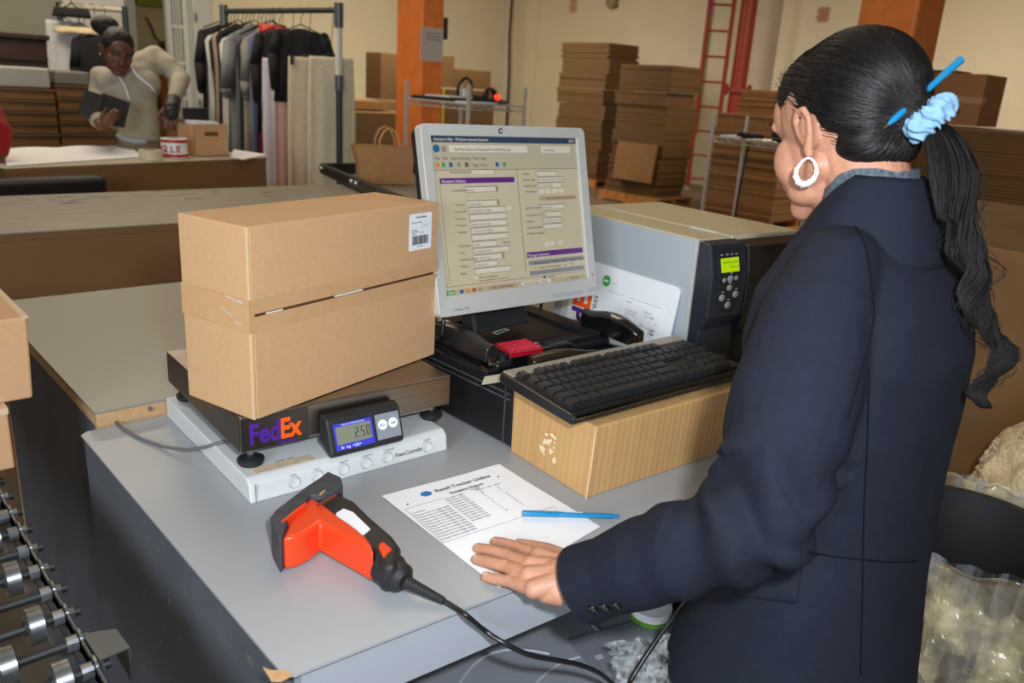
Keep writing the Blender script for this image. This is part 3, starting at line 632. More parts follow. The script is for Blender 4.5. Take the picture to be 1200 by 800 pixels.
# small loose things
F, l = local((580, 408), (582, 420), DT)
tag(ob('staple_remover', G().cap(at(584, 406, DT + .012), at(588, 421, DT + .008), .007, .005).cyl(at(588, 421, DT + .006), at(596, 428, DT + .004), .002), REDP, smooth=True), 'small red handled staple remover beside the black stapler', 'staple remover')
tag(ob('receipt_slip', G().grid(lambda a, b: at(568 + a * 38 - b * 4, 441 - a * 6 + b * 10, DT + .0006 + .002 * math.sin(a * 3)), 6, 3), mat('slip_paper', (196, 192, 172), .6, noise_amt=.05)), 'small paper slip at the front corner of the black drawer', 'paper')
tag(ob('scissors', G().prism([at(x, y, DT + .004) for x, y in ((684, 414), (712, 409), (712, 412), (686, 418))], (0, 0, .002)).prism([at(x, y, DT + .007) for x, y in ((684, 417), (712, 413), (712, 415), (686, 420))], (0, 0, .002)), CHROME), 'steel scissor blades behind the keyboard', 'scissors')
# ================================================================ KEYBOARD AND ITS BOX
kb0 = fr((.905, .781, .9), -.075)
kbx = thing('carton', (.905, .781, .9), 'kraft box with a peeled label, standing under the keyboard', 'box', rz=-.075)
ob('carton_body', G().loft([[kb0 @ V((x, y, 0)) for x, y in ((0, 0), (.47, 0), (.47, .205), (0, .205))], [kb0 @ V((x, y, .128)) for x, y in ((.004, -.004), (.474, -.004), (.474, .212), (.004, .212))]]), KRAFTY, kbx, bevel=.003)
ob('edge_crush', G().tube([kb0 @ V((-.001, -.001, .0)), kb0 @ V((.002, -.003, .06)), kb0 @ V((.003, -.004, .127))], .0012, 5), KRAFTE, kbx)
Fz = kb0 @ T((-.0010, .12, .03)) @ Matrix.Rotation(-math.pi / 2, 4, 'Z') @ Matrix.Rotation(math.pi / 2, 4, 'X')
pg = G(); random.seed(4)
for k in range(46):
    x, y = random.uniform(0, .038), random.uniform(0, .05)
    if x < .012 and y > .03: continue
    r = random.uniform(.0015, .0045); n = random.choice((4, 5, 6)); a0 = random.random() * 6
    pg.prism([Fz @ V((x + r * math.cos(a0 + 6.283 * i / n) * random.uniform(.7, 1.3), y + r * math.sin(a0 + 6.283 * i / n) * random.uniform(.7, 1.3), -.001)) for i in range(n)], kb0.to_3x3() @ V((-.0012 - .0002 * random.random(), 0, 0)))
ob('label_remains', pg, mat('torn_label', (222, 204, 164), .8), kbx)
KA = at(668, 493, 1.033); KA = V((.872, .797, 1.0315)); KYaw = -.055
KF = fr(KA, KYaw) @ Matrix.Rotation(math.radians(3.2), 4, 'X')
kb = thing('keyboard', KA, 'black computer keyboard with a silver-grey rear strip on top of the carton', 'keyboard', rz=KYaw)
KW, KD = .458, .188
ob('tray', G().prism([KF @ V((0, y, z)) for y, z in ((0, 0), (-.004, .007), (.004, .017), (.130, .020), (KD, .020), (KD + .002, .004), (KD - .01, 0))], KF.to_3x3() @ V((KW, 0, 0))), BLACK, kb, bevel=.003)
ob('rear_strip', G().prism([KF @ V((x, y, .0195)) for x, y in ((.004, .158), (KW - .004, .158), (KW - .004, KD - .002), (.004, KD - .002))], (0, 0, .0035)), mat('strip_silver', (150, 144, 132), .35, metal=.3), kb, bevel=.003)
ob('key_well', G().box((.010, .013, .018), (KW - .010, .158, .0215), KF), BLACKM, kb)
ob('front_lip', G().tube([KF @ V((.004, .001, .013)), KF @ V((KW - .004, .001, .013))], .006, 8), BLACKG, kb)
U = .0191; UY = .0236; rowsK = []
def keyrow(y, items):
    x = 0
    for w_ in items:
        if w_ < 0: x -= w_; continue
        rowsK.append((x, y, w_)); x += w_
keyrow(6.0, [1, -1, 1, 1, 1, 1, -.5, 1, 1, 1, 1, -.5, 1, 1, 1, 1, -.25, 1, 1, 1])
keyrow(4.75, [1] * 13 + [2, -.25, 1, 1, 1, -.25, 1, 1, 1, 1])
keyrow(3.75, [1.5] + [1] * 12 + [1.5, -.25, 1, 1, 1, -.25, 1, 1, 1, 1])
keyrow(2.75, [1.75] + [1] * 11 + [2.25, -3.5, 1, 1, 1])
keyrow(1.75, [2.25] + [1] * 10 + [2.75, -1.25, 1, -1.25, 1, 1, 1, 1])
keyrow(.75, [1.25, 1.25, 1.25, 6.25, 1.25, 1.25, 1.25, 1.25, -.25, 1, 1, 1, -.25, 2, 1])
KEYM = mat('key_black', (34, 34, 36), .35); cache = {}
for x, y, w_ in rowsK:
    if w_ not in cache:
        W1 = w_ * U - .0022; H1 = U - .0022
        g = G().loft([[V((0, 0, 0)), V((W1, 0, 0)), V((W1, H1, 0)), V((0, H1, 0))], [V((.0002, .0002, .003)), V((W1 - .0002, .0002, .003)), V((W1 - .0002, H1 - .0002, .003)), V((.0002, H1 - .0002, .003))], [V((.0025, .0018, .0085)), V((W1 - .0025, .0018, .0085)), V((W1 - .0025, H1 - .003, .0095)), V((.0025, H1 - .003, .0095))]])
        me = g.mesh(); me.materials.append(KEYM); cache[w_] = me
    o = bpy.data.objects.new('key', cache[w_]); COL.objects.link(o); o.parent = kb
    o.matrix_basis = WM(kb).inverted() @ KF @ T((.012 + x * U, .016 + (y - .75) * UY, .021)) @ Matrix.Diagonal((1, UY / U, 1, 1))
# ================================================================ PRINTER
PA = -.10; PF = fr((1.415, .942, .9), PA); PW, PD, PH = .352, .50, .352
pr = thing('label_printer', (1.415, .942, .9), 'large grey and black label printer with a green display', 'printer', rz=PA)
SIDE = mat('printer_grey_panel', (172, 180, 188), .35, metal=.05, noise_amt=.03, nscale=3); TOPM = mat('printer_warm_lit_top', (186, 176, 148), .45)  # TOPM: warm ceiling light on the printer's top painted into its colour
ob('chassis', G().box((.004, .045, .0), (PW - .004, PD, PH - .02), PF), BLACKM, pr, bevel=.004)
ob('side_panel', G().box((0, .05, .004), (.004, PD, PH - .004), PF), SIDE, pr, bevel=.0015)
ob('front_edge_strip', G().box((-.0008, .044, .004), (.0045, .050, PH - .002), PF), SILVER, pr)
ob('side_panel', G().box((PW - .004, .05, .004), (PW, PD, PH - .004), PF), SIDE, pr, bevel=.0015)
ob('fixed_top', G().box((0, .045, PH - .006), (.105, PD, PH), PF), TOPM, pr, bevel=.0025)
ob('media_lid', G().box((.107, .045, PH - .02), (PW, PD, PH + .001), PF), TOPM, pr, bevel=.005, bseg=3)
for y in (.085, .375): ob('lid_hinge', G().box((.100, y, PH - .001), (.108, y + .075, PH + .004), PF), SILVER, pr, bevel=.001)
fc = ob('control_face', G().prism([PF @ V((.002, y, z)) for y, z in ((.045, PH - .003), (.012, PH - .008), (-.004, PH - .07), (-.004, PH - .16), (.012, PH - .19), (.02, .0), (.045, 0))], PF.to_3x3() @ V((.112, 0, 0))), mat('printer_navy_black', (34, 38, 48), .4), pr, bevel=.004)
ob('media_door', G().prism([PF @ V((.117, y, z)) for y, z in ((.045, PH - .006), (.004, PH - .016), (-.006, PH - .07), (-.006, PH - .20), (.02, PH - .215), (.045, PH - .215))], PF.to_3x3() @ V((PW - .119, 0, 0))), BLACK, pr, bevel=.004)
ob('door_groove', G().box((.120, -.0078, PH - .085), (PW - .003, -.0055, PH - .083), PF).box((.120, -.0078, PH - .19), (PW - .003, -.0055, PH - .188), PF), BLACKG, pr)
# control panel on the upper slanted face
A = PF @ V((.002, -.0042, PH - .07)); B = PF @ V((.002, .012, PH - .008)); FC = frame(A, PF.to_3x3() @ V((1, 0, 0)), B - A)
FV = frame(PF @ V((.002, -.0042, PH - .16)), PF.to_3x3() @ V((1, 0, 0)), (0, 0, 1))
pn = ob('keypad_panel', G().prism([FV @ V((x, y, 0)) for x, y in ((.020, .045), (.03, .018), (.055, .006), (.08, .018), (.092, .045), (.094, .09), (.018, .09))], FV.to_3x3() @ V((0, 0, .0015))), BLACKM, pr, bevel=.0008)
ob('display_surround', G().box((.018, .0, 0), (.094, .056, .0015), FC), BLACKM, pr, bevel=.0008)
dd = ob('lcd_display', G().box((.026, .006, .001), (.082, .036, .0028), FC), mat('lcd_green', (150, 180, 10), .3, emit=(168, 205, 0), estr=.55), pr)
ob('lcd_text', joinm([textmesh('PRINTER READY', .0072, FC @ T((.030, .024, .003)), ext=.00004), textmesh('V53.15.6Z', .0072, FC @ T((.052, .014, .003)), ext=.00004)]), mat('lcd_dark', (90, 120, 10)), dd)
ob('status_light', joinm([G().box((x, .042, .001), (x + .007, .044, .002), FC).mesh() for x in (.026, .043, .058, .073)]), SILVER, pr)
BT = mat('button_grey', (132, 136, 142), .4)
for x, y, r in ((.036, .080, .0065), (.055, .082, .0095), (.074, .082, .0065), (.056, .062, .0085), (.036, .042, .0095), (.079, .046, .0098), (.058, .024, .0098)):
    ob('button', G().sph(FV @ V((x, y, .0015)), r, (1, .28 if 0 else .85, .3), n=14, mx=FV.to_3x3().to_4x4()), BT, pr, smooth=True)
ob('button_caption', joinm([G().box((x - .004, y, .0016), (x + .004, y + .0012, .0018), FV).mesh() for x, y in ((.055, .0935), (.056, .0725), (.036, .054), (.079, .058), (.058, .036))]), WHITEP, pr)
FZ = frame(PF @ V((.20, -.0062, PH - .125)), PF.to_3x3() @ V((1, 0, 0)), (0, 0, 1))
ob('head_badge', G().box((0, 0, 0), (.022, .022, .001), FZ), WHITEL, pr)
ob('badge_stripes', G().prism([FZ @ V((x, y, .001)) for x, y in ((.003, .019), (.008, .019), (.014, .003), (.009, .003))], FZ.to_3x3() @ V((0, 0, .0005))).prism([FZ @ V((x, y, .001)) for x, y in ((.012, .019), (.015, .019), (.02, .008), (.019, .004))], FZ.to_3x3() @ V((0, 0, .0005))), BLACK, pr)
text('maker_lettering', 'Zebra', .028, FZ @ T((.026, .001, .0005)), WHITEL, pr, bold=.0006, shear=.2)
# ---- envelope leaning on the printer side (local: x along the printer side towards the viewer, y up)
fxd = (PF.to_3x3() @ V((0, -1, 0))).normalized(); pn_ = (PF.to_3x3() @ V((-1, 0, 0))).normalized()
EB = PF @ V((-.001, .418, .0)); EB = EB + pn_ * .035
eup = (V((0, 0, 1)) * .985 - pn_ * .145).normalized()
EF = frame(EB, fxd, eup)
EW, EH = .345, .243
ev = thing('document_envelope', EB, 'white card envelope with a shipping label, leaning on the printer', 'envelope')
def rrp(F, x0, y0, x1, y1, r, z, n=3): return [F @ p for p in rr(x0, y0, x1, y1, r, z, n)]
ob('envelope_card', G().prism(rrp(EF, 0, 0, EW, EH, .012, 0), EF.to_3x3() @ V((0, 0, .003))), mat('envelope_white', (232, 234, 240), .35), ev)
V90 = Matrix.Rotation(math.pi / 2, 4, 'Z')
tf = EF @ T((.078, .020, .0034)) @ V90
text('purple_letters', 'Fed', .086, tf, FPURP, ev, bold=.003, width=.100)
text('orange_letters', 'Ex', .086, tf @ T((.103, 0, 0)), FORNG, ev, bold=.003, width=.075)
text('express_lettering', 'Express', .026, EF @ T((.101, .085, .0034)) @ V90, INK, ev, shear=.1)
gd = ob('green_disc', G().cyl(EF @ V((.118, .208, .003)), EF @ V((.118, .208, .0036)), .0135, n=28), mat('green_print', (56, 170, 74), .5), ev)
text('disc_letters', 'eco', .011, EF @ T((.109, .205, .0037)), WHITEL, gd, bold=.0003)
text('green_lettering', 'smart', .009, EF @ T((.134, .205, .0034)), mat('pale_green_print', (150, 200, 160)), ev)
text('green_note', 'envelope made of reusable board', .0048, EF @ T((.130, .186, .0034)), mat('pale_green_print', (150, 200, 160)), ev)
LF = EF @ T((.188, .035, .0032))
ll = ob('shipping_label', G().box((0, 0, 0), (.128, .155, .0005), LF), WHITEL, ev)
ob('label_rule', G().box((.012, .152, .0005), (.118, .1528, .0007), LF).box((.06, .098, .0005), (.118, .099, .0007), LF).box((.0, .098, .0005), (.055, .0985, .0007), LF), GINK, ll)
ob('label_text', joinm([textmesh(s, z_, LF @ T((x, y, .0006))) for s, z_, x, y in (('FROM', .006, .008, .14), ('TO RETAIL DESK', .0052, .008, .122), ('100 MAIN STREET', .0046, .008, .115), ('SUITE 4', .0046, .008, .108), ('RECIPIENT', .0046, .008, .103), ('Priority', .008, .068, .13), ('Overnight', .008, .070, .122), ('TRK', .006, .062, .1), ('RES', .004, .106, .112))]), GINK, ll)
ob('square_mark', ringframe(LF, (.093, .082, .111, .104), (.0955, .0845, .1085, .1015), .002, .0004, .0008, .0004), INK, ll)
text('square_letter', 'G', .016, LF @ T((.0965, .0872, .0007)), INK, ll, bold=.0005)
g = G(); random.seed(11)
for j in range(7):   # stacked bar code rows
    x = .006
    while x < .078:
        a = random.choice((.0007, .0012, .0019)); g.box((x, .036 + j * .0058, .0005), (x + a, .0414 + j * .0058, .0007), LF); x += a + random.choice((.0008, .0014, .002))
ob('stacked_barcode', g, INK, ll)
g = G(); x = .04
while x < .12:
    a = random.choice((.0008, .0014, .002)); g.box((x, .003, .0005), (x + a, .027, .0007), LF); x += a + random.choice((.001, .0018))
ob('barcode', g, INK, ll)
tag(ob('document_envelope', G().prism(rrp(frame(EB + pn_ * -.010 + fxd * -.035, fxd, eup), 0, 0, .2, .19, .004, 0), EF.to_3x3() @ V((0, 0, .002))), mat('grey_envelope', (196, 198, 200), .5)), 'plain greyish envelope edge behind the white one', 'envelope')
# papers right of the printer and behind
# ================================================================ REPORT, PENS
pa, pb_, pcx, pd = at(447, 582, .9006), at(585, 544, .9006), at(703.5, 617, .9006), at(585, 689, .9006)
ux = (pb_ - pa).normalized(); uy = (pd - pa).normalized(); Pp = frame(pd, pb_ - pa, pa - pd)
PWd, PHt = .228, .29
rp_ = thing('printed_report', pd, 'white printed report under the woman\'s hand', 'paper')
ob('sheet', G().grid(lambda a, b: pa.lerp(pb_, a).lerp(pd.lerp(pcx, a), b) + V((0, 0, .0002 + .0016 * math.exp(-((a) ** 2 + (b) ** 2) * 18) + .0008 * math.sin(a * 5 + b * 4) ** 2)), 24, 24), PAPER, rp_)
PF2 = frame(V((pa.x, pa.y, .9026)), pb_ - pa, pa - pd)  # origin at the top-left corner, y up the page
wq = (pb_ - pa).length; ks = wq / .216
def pt(s, x, y, size, **k): return textmesh(s, size * ks, PF2 @ T((x * ks, -y * ks, 0)), **k)
lgx = ob('logo_mark', G().prism([PF2 @ V(((.060 + .010 * math.cos(a)) * ks, (-.028 + .008 * math.sin(a)) * ks, 0)) for a in [k * math.pi / 3 for k in range(6)]], (0, 0, .0002)), BLUEINK, rp_)
ob('title_text', joinm([pt('Retail Tracker Online', .076, .0315, .0115, bold=.0001), pt('Exception Report', .092, .047, .0085, bold=.0001)]), INK, rp_)
g = [pt('Package', .125, .053, .005), pt('Shipment    Date     Time', .13, .058, .0045)]
for k in range(11):
    g.append(pt('line item ' + str(1180 + 37 * k), .075, .058 + .0072 * k, .0056)); g.append(pt('%d' % (3 + k * 7 % 9), .133, .058 + .0072 * k, .0056)); g.append(pt('%d' % (k * 5 % 7), .165, .060 + .0072 * k, .0056))
for k in range(11): g.append(pt('Pickup scan at origin desk', .012, .078 + .0072 * k, .0056, width=.062))
g.append(pt('Customer', .012, .070, .0056)); ob('report_text', joinm(g), GINK, rp_)
ob('rule_line', G().box((.01 * ks, -.0525 * ks, 0), (.075 * ks, -.052 * ks, .0002), PF2).box((.01 * ks, -.157 * ks, 0), (.206 * ks, -.1565 * ks, .0002), PF2).box((.0095 * ks, -.157 * ks, 0), (.010 * ks, -.052 * ks, .0002), PF2), GINK, rp_)
ob('bullet_mark', G().cyl(PF2 @ V((.022, -.045, 0)), PF2 @ V((.022, -.045, .0003)), .0018, n=10).cyl(PF2 @ V((.20, -.04, 0)), PF2 @ V((.20, -.04, .0003)), .0018, n=10), INK, rp_)
def pen(p, q, label, capL=.056, r=.0042, grp=None, tip=True):
    p, q = V(p), V(q); d = (q - p).normalized(); L = (q - p).length; F = frame(p, d, V((-d.y, d.x, 0)) if abs(d.z) < .9 else V((1, 0, 0)))
    t = thing('pen', p, label, 'pen')
    RY = Matrix.Rotation(math.pi / 2, 4, 'Y')
    if capL:
        c = ob('cap', G().lathe(p, [(r * .9, 0), (r * 1.12, .001), (r * 1.12, capL), (r, capL + .001)], n=16, mx=F.to_3x3().to_4x4() @ RY), PENB, t, smooth='auto')
        ob('clip', G().box((.004, r * .9, -.001), (.046, r * 1.7, .0015), F), PENB, c, bevel=.0005)
    ob('barrel', G().lathe(p, [(r, capL), (r, L - .012), (r * .75, L - .01), (r * .7, L)], n=16, mx=F.to_3x3().to_4x4() @ RY), PENB, t, smooth='auto')
    return t, F
a, b = at(612, 601, .9105), at(735, 605, .9075)
b = a + (b - a).normalized() * .152; b.z = .9075
t, F = pen(a, b, 'blue capped pen lying across the printed report')
tt = textmesh('FedEx Express', .005, frame(a.lerp(b, .42) + V((0, 0, .0044)) + V((.0, -.001, 0)), b - a, V((0, 0, 1)).cross(b - a)), bold=.0002, ext=.00002); ob('pen_lettering', tt, WHITEL, t)
# ================================================================ BARCODE SCANNER
def cp5(x, y, z): return at(300 + x / 5.335, 550 + y / 5.335, z)
sn = thing('barcode_scanner', at(400, 640, .9), 'orange and black handheld barcode scanner lying on the desk', 'scanner')
zb, zt = .9015, .947
def pr5(pts, z0, z1, zm=None):
    zm = zm or (z0 + z1) / 2; return G().prism([(lambda p: V((p.x, p.y, z0)))(cp5(x, y, zm)) for x, y in pts], (0, 0, z1 - z0))
ob('grip', pr5([(330, 190), (450, 118), (525, 150), (548, 235), (620, 270), (720, 372), (855, 490), (905, 560), (880, 690), (790, 690), (738, 590), (640, 530), (500, 445), (410, 380), (340, 320)], .9055, .9475), BLACKM, sn, bevel=.010, bseg=4, smooth='auto')
ob('orange_shell', pr5([(345, 262), (275, 335), (210, 430), (168, 530), (250, 518), (330, 480), (400, 424), (500, 480), (640, 556), (735, 615), (722, 560), (690, 515), (600, 440), (520, 385), (430, 312)], .9028, .9515), ORANGE, sn, bevel=.005, bseg=3, smooth='auto')
ob('front_bumper', pr5([(95, 405), (125, 360), (200, 300), (318, 205), (400, 150), (450, 108), (530, 145), (546, 200), (480, 240), (400, 262), (345, 262), (265, 330), (200, 425), (170, 520), (152, 540), (105, 450)], .902, .957), DGREY, sn, bevel=.011, bseg=4, smooth='auto')
ob('orange_window_rim', pr5([(158, 330), (235, 262), (312, 206), (318, 222), (250, 272), (165, 335)], .93, .9595, .957), ORANGE, sn, bevel=.002)
ob('white_sticker', pr5([(548, 240), (610, 265), (716, 368), (664, 412), (640, 405), (498, 290), (500, 270)], .940, .9492, .9492), WHITEL, sn, bevel=.001)
ob('orange_inset', pr5([(765, 480), (775, 452), (800, 450), (852, 492), (800, 545), (790, 530)], .940, .9495, .9495), ORANGE, sn, bevel=.002)
ob('scuffed_marks', pr5([(380, 215), (500, 150), (505, 158), (385, 222)], .955, .9575, .9575), mat('red_scuff', (130, 50, 40)), sn)
ob('slot', pr5([(395, 150), (430, 125), (435, 132), (400, 158)], .955, .9576, .9576), PLY, sn)
ob('trigger', pr5([(395, 425), (410, 440), (500, 500), (545, 492), (520, 480), (420, 420)], .903, .913), BLACK, sn, bevel=.004)
ea, eb = cp5(790, 590, .926), cp5(935, 700, .922)
ed = (eb - ea).normalized(); EM = frame(ea, ed, V((-ed.y, ed.x, 0)))
RY = Matrix.Rotation(math.pi / 2, 4, 'Y'); le = (eb - ea).length
ob('end_collar', G().lathe(ea, [(.018, 0), (.0225, .004), (.0225, le * .45), (.020, le * .5), (.019, le * .85), (.012, le)], n=22, mx=EM.to_3x3().to_4x4() @ RY), BLACKM, sn, smooth='auto')
ra, rb = eb, at(520, 704, .908)
rd = rb - ra; prf = []
for k in range(26):
    t = k / 25; r = .0082 - .0035 * t; prf.append((r + (.0009 if k % 2 else 0), rd.length * t))
RMx = frame(ra, rd, V((-rd.y, rd.x, 0)))
ob('strain_relief', G().lathe(ra, prf, n=12, mx=RMx.to_3x3().to_4x4() @ RY), BLACKM, sn)
cpts = [rb, at(535, 713, .9045), at(548, 722, .9045), ony(566, 737, .655), ony(590, 753, .63), ony(620, 767, .61), ony(650, 773, .60), ony(680, 779, .59), ony(705, 790, .58), ony(724, 806, .57), ony(738, 812, .56), ony(738, 800, .55), ony(752, 776, .55), ony(775, 742, .55), ony(803, 706, .55), ony(822, 690, .56), ony(840, 670, .60)]
def smoothpts(p, n=4):
    p = [V(q) for q in p]; out = []
    for i in range(len(p) - 1):
        a, b, c, d = p[max(0, i - 1)], p[i], p[i + 1], p[min(len(p) - 1, i + 2)]
        for k in range(n):
            t = k / n; out.append(.5 * ((2 * b) + (c - a) * t + (2 * a - 5 * b + 4 * c - d) * t * t + (3 * b - a - 3 * c + d) * t ** 3))
    return out + [p[-1]]
ob('cable', G().tube(smoothpts(cpts), .0036, 8), BLACK, sn, smooth=True)

# ================================================================ UNDER THE DESK
GM = mat('machine_grey', (122, 124, 132), .5)
Fm = fr((.60, .50, .0), -.25)
mc = thing('office_machine', Fm.translation + V((0, 0, .605)), 'grey office machine on the shelf under the desk', 'printer', rz=-.25)
mb = ob('body', G().prism([Fm @ V((-.12, y, z)) for y, z in ((.03, .607), (.42, .607), (.42, .70), (.16, .70), (.03, .655))], Fm.to_3x3() @ V((.50, 0, 0))), GM, mc, bevel=.01, bseg=3)
ob('panel_ridge', G().tube([Fm @ V((.02 + .2 * t, .17 + .06 * math.sin(t * 2.5), .701)) for t in [k / 10 for k in range(11)]], .002, 6).tube([Fm @ V((-.08 + .2 * t, .20 + .09 * math.sin(t * 2.5), .701)) for t in [k / 10 for k in range(11)]], .002, 6).box((.22, .05, .664), (.224, .40, .7025), Fm), mat('ridge_grey', (150, 152, 160), .5), mc)
kp = ob('button_panel', G().box((.16, .18, .7), (.36, .27, .703), Fm), mat('panel_dark', (104, 106, 114), .5), mc, bevel=.002)
for k in range(7): ob('button', G().box((.18 + k * .025, .21, .703), (.192 + k * .025, .218, .705), Fm), mat('ridge_grey', (150, 152, 160), .5), kp)
bp_ = P(762, 722, 1.36)
bt = thing('plastic_bottle', (bp_.x, bp_.y, .606), 'clear plastic bottle with a green and white label under the desk', 'bottle')
CLR = mat('clear_plastic', (225, 228, 230), .06, alpha=.25)
q = V((bp_.x, bp_.y, .606))
ob('bottle_body', G().lathe(q, [(.0, 0), (.03, 0), (.034, .006), (.034, .11), (.033, .15), (.014, .19), (.0125, .21)], n=20), CLR, bt, smooth='auto')
ob('label_band', G().lathe(q, [(.0345, .065), (.0345, .105)], n=20), mat('label_green', (90, 150, 30), .5), bt, smooth='auto')
ob('label_band', G().lathe(q, [(.0346, .105), (.0346, .118)], n=20), WHITEL, bt, smooth='auto')
ob('bottle_cap', G().cyl(q + V((0, 0, .207)), q + V((0, 0, .222)), .0145, n=20), WHITEL, bt)
kq = P(800, 720, 1.62)
kx = fr((kq.x - .1, max(kq.y - .02, .76), .606), -.1)
kk = thing('carton', kx.translation, 'kraft box on the under-desk shelf behind the bottle', 'box', rz=-.1)
ob('carton_body', G().box((0, 0, 0), (.36, .24, .17), kx), KRAFT, kk, bevel=.002); ob('packing_tape', G().box((0, -.0008, .075), (.36, 0, .115), kx), TAPE, kk)
random.seed(3)
CRM = mat('crinkled_film', (190, 194, 196), .12, alpha=.34, spec=1)
def crumple(fn, nu, nv, amp, fr_, seed=0):
    def f(a, b):
        p = fn(a % 1 if a < 1 else 0 if amp and seed in (0, 5, 77) else a, b); q = p * fr_ + V((seed, 0, 0))
        n = noise.noise_vector(q); n2 = noise.noise_vector(q * 2.7)
        r1_ = 1 - abs(noise.noise(q * 1.3)) * 2
        return p + n * amp + n2 * amp * .4 + V((0, 0, r1_ * amp * .5))
    return G().grid(f, nu, nv)
c0 = P(752, 770, 1.12)
tag(ob('bubble_film', crumple(lambda a, b: P(712 + a * 95 + b * 15, 754 + b * 70 - a * 10, 1.20 - .1 * b + .02 * math.sin(a * 9)), 60, 50, .012, 60), CRM), 'crinkled clear plastic film lying under the desk beside the bottle', 'plastic film')

# ================================================================ SKATE WHEEL CONVEYOR
cvx = thing('skate_wheel_conveyor', (.0, 1.0, .80), 'skate wheel conveyor with steel wheels left of the desk', 'conveyor')
wh = G().lathe((0, 0, 0), [(.007, -.010), (.016, -.0085), (.0165, -.006), (.0205, -.006), (.021, -.0085), (.0238, -.0085), (.0238, .0085), (.021, .0085), (.0205, .006), (.0165, .006), (.016, .0085), (.007, .010)], n=26, mx=Matrix.Rotation(math.pi / 2, 4, 'Y')).mesh(); wh.materials.append(ZINC)
for p in wh.polygons: p.use_smooth = True
try: wh.set_sharp_from_angle(angle=math.radians(35))
except Exception: pass
hub = G().lathe((0, 0, 0), [(.0, -.012), (.0095, -.012), (.0095, .012), (.0, .012)], n=12, mx=Matrix.Rotation(math.pi / 2, 4, 'Y')).mesh(); hub.materials.append(BLACKM)
CZ = .842; RX = .192
nut = G().cyl((0, 0, 0), (.008, 0, 0), .0085, n=6).cyl((.008, 0, 0), (.014, 0, 0), .0042, n=10).mesh(); nut.materials.append(ZINC)
for sx in (RX, -.33):
    ob('side_rail', G().box((sx, .35, CZ - .045), (sx + .003, 2.9, CZ + .010)).box((sx - .018, .35, CZ - .045), (sx, 2.9, CZ - .042)), ZINC, cvx, bevel=.001)
i = 0; y = .40
while y < 2.8:
    z = CZ
    ob('axle', G().cyl((-.335, y, z), (RX + .018, y, z), .0062, n=10), BLACKM, cvx)
    for k in range(6):
        x = RX - .034 - k * .088 - (i % 2) * .044
        if x < -.31: continue
        o = bpy.data.objects.new('wheel', wh); COL.objects.link(o); o.parent = cvx; o.matrix_basis = WM(cvx).inverted() @ T((x, y, z))
        h = bpy.data.objects.new('hub', hub); COL.objects.link(h); h.parent = o
    ob('spacer', G().cyl((RX - .014, y, z), (RX - .001, y, z), .010, n=12), ZINC, cvx)
    o = bpy.data.objects.new('axle_nut', nut); COL.objects.link(o); o.parent = cvx; o.matrix_basis = WM(cvx).inverted() @ T((RX + .003, y, z))
    o = bpy.data.objects.new('link_plate', bpy.data.meshes.new('m')) if 0 else ob('link_plate', G().cyl((RX + .0, y, z), (RX + .003, y, z), .016, n=16).box((RX, y, z - .012), (RX + .0028, y + .062, z + .004)), ZINC, cvx)
    y += .0635; i += 1
bk = thing('conveyor_bracket', (RX + .01, .9, .72), 'zinc steel support bracket at the end of the conveyor rail', 'bracket')
bw = [V((RX + .005, .90, CZ + .012)), V((RX + .005, .975, CZ + .004)), V((RX + .005, .99, CZ - .02)), V((RX + .005, .975, CZ - .06)), V((RX + .005, .90, CZ - .06))]; BRK = mat('bracket_grey', (92, 96, 100), .4, metal=.6)
ob('plate', G().prism(bw, (.0035, 0, 0)), BRK, bk, bevel=.0008)
ob('flange', G().prism([V((RX + .005, .90, CZ + .012)), V((RX + .005, .975, CZ + .004)), V((RX + .043, .965, CZ + .0)), V((RX + .043, .91, CZ + .006))], (0, 0, .003)).prism([V((RX + .040, .91, CZ + .008)), V((RX + .040, .965, CZ + .002)), V((RX + .040, .965, CZ - .04)), V((RX + .040, .91, CZ - .04))], (.003, 0, 0)), BRK, bk, bevel=.0008)
ob('bolt', G().cyl((RX + .043, .937, CZ - .018), (RX + .049, .937, CZ - .018), .008, n=6).cyl((RX + .0432, .937, CZ - .018), (RX + .0445, .937, CZ - .018), .011, n=16), ZINC, bk)
ob('post', G().box((RX + .012, .86, .0), (RX + .03, .93, CZ - .05)), BLACKM, bk, bevel=.002)
for x in (RX - .02, -.33):
    for y in (.5, 2.6): ob('leg', G().box((x, y, 0), (x + .03, y + .03, CZ - .04)), DSTEEL, cvx)
# boxes on the conveyor
lo = at(18, 548, .867)
l1 = thing('carton', (lo.x - .34, lo.y, .867), 'kraft box sitting on the conveyor, the lower of two at the left edge', 'box')
ob('carton_body', G().box((lo.x - .34, lo.y, .867), (lo.x, lo.y + .3, .9755)), KRAFT, l1, bevel=.003)
ob('lid_edge', G().box((lo.x - .342, lo.y - .001, .966), (lo.x + .001, lo.y + .301, .9765)), KRAFTE, l1)
up = at(39, 466, .977)
l2 = thing('carton', (up.x - .36, up.y, .977), 'kraft box at the left edge, the upper of two on the conveyor', 'box')
ob('carton_body', G().loft([[V((up.x - .36, up.y, .977)), V((up.x, up.y, .977)), V((up.x, up.y + .34, .977)), V((up.x - .36, up.y + .34, .977))], [V((up.x - .36, up.y, 1.12)), V((up.x + .006, up.y, 1.12)), V((up.x + .006, up.y + .34, 1.12)), V((up.x - .36, up.y + .34, 1.12))]]), KRAFT, l2, bevel=.004)
ob('tape_seam', G().box((up.x - .002, up.y - .001, 1.1185), (up.x + .0075, up.y + .34, 1.1212)), KRAFTE, l2)

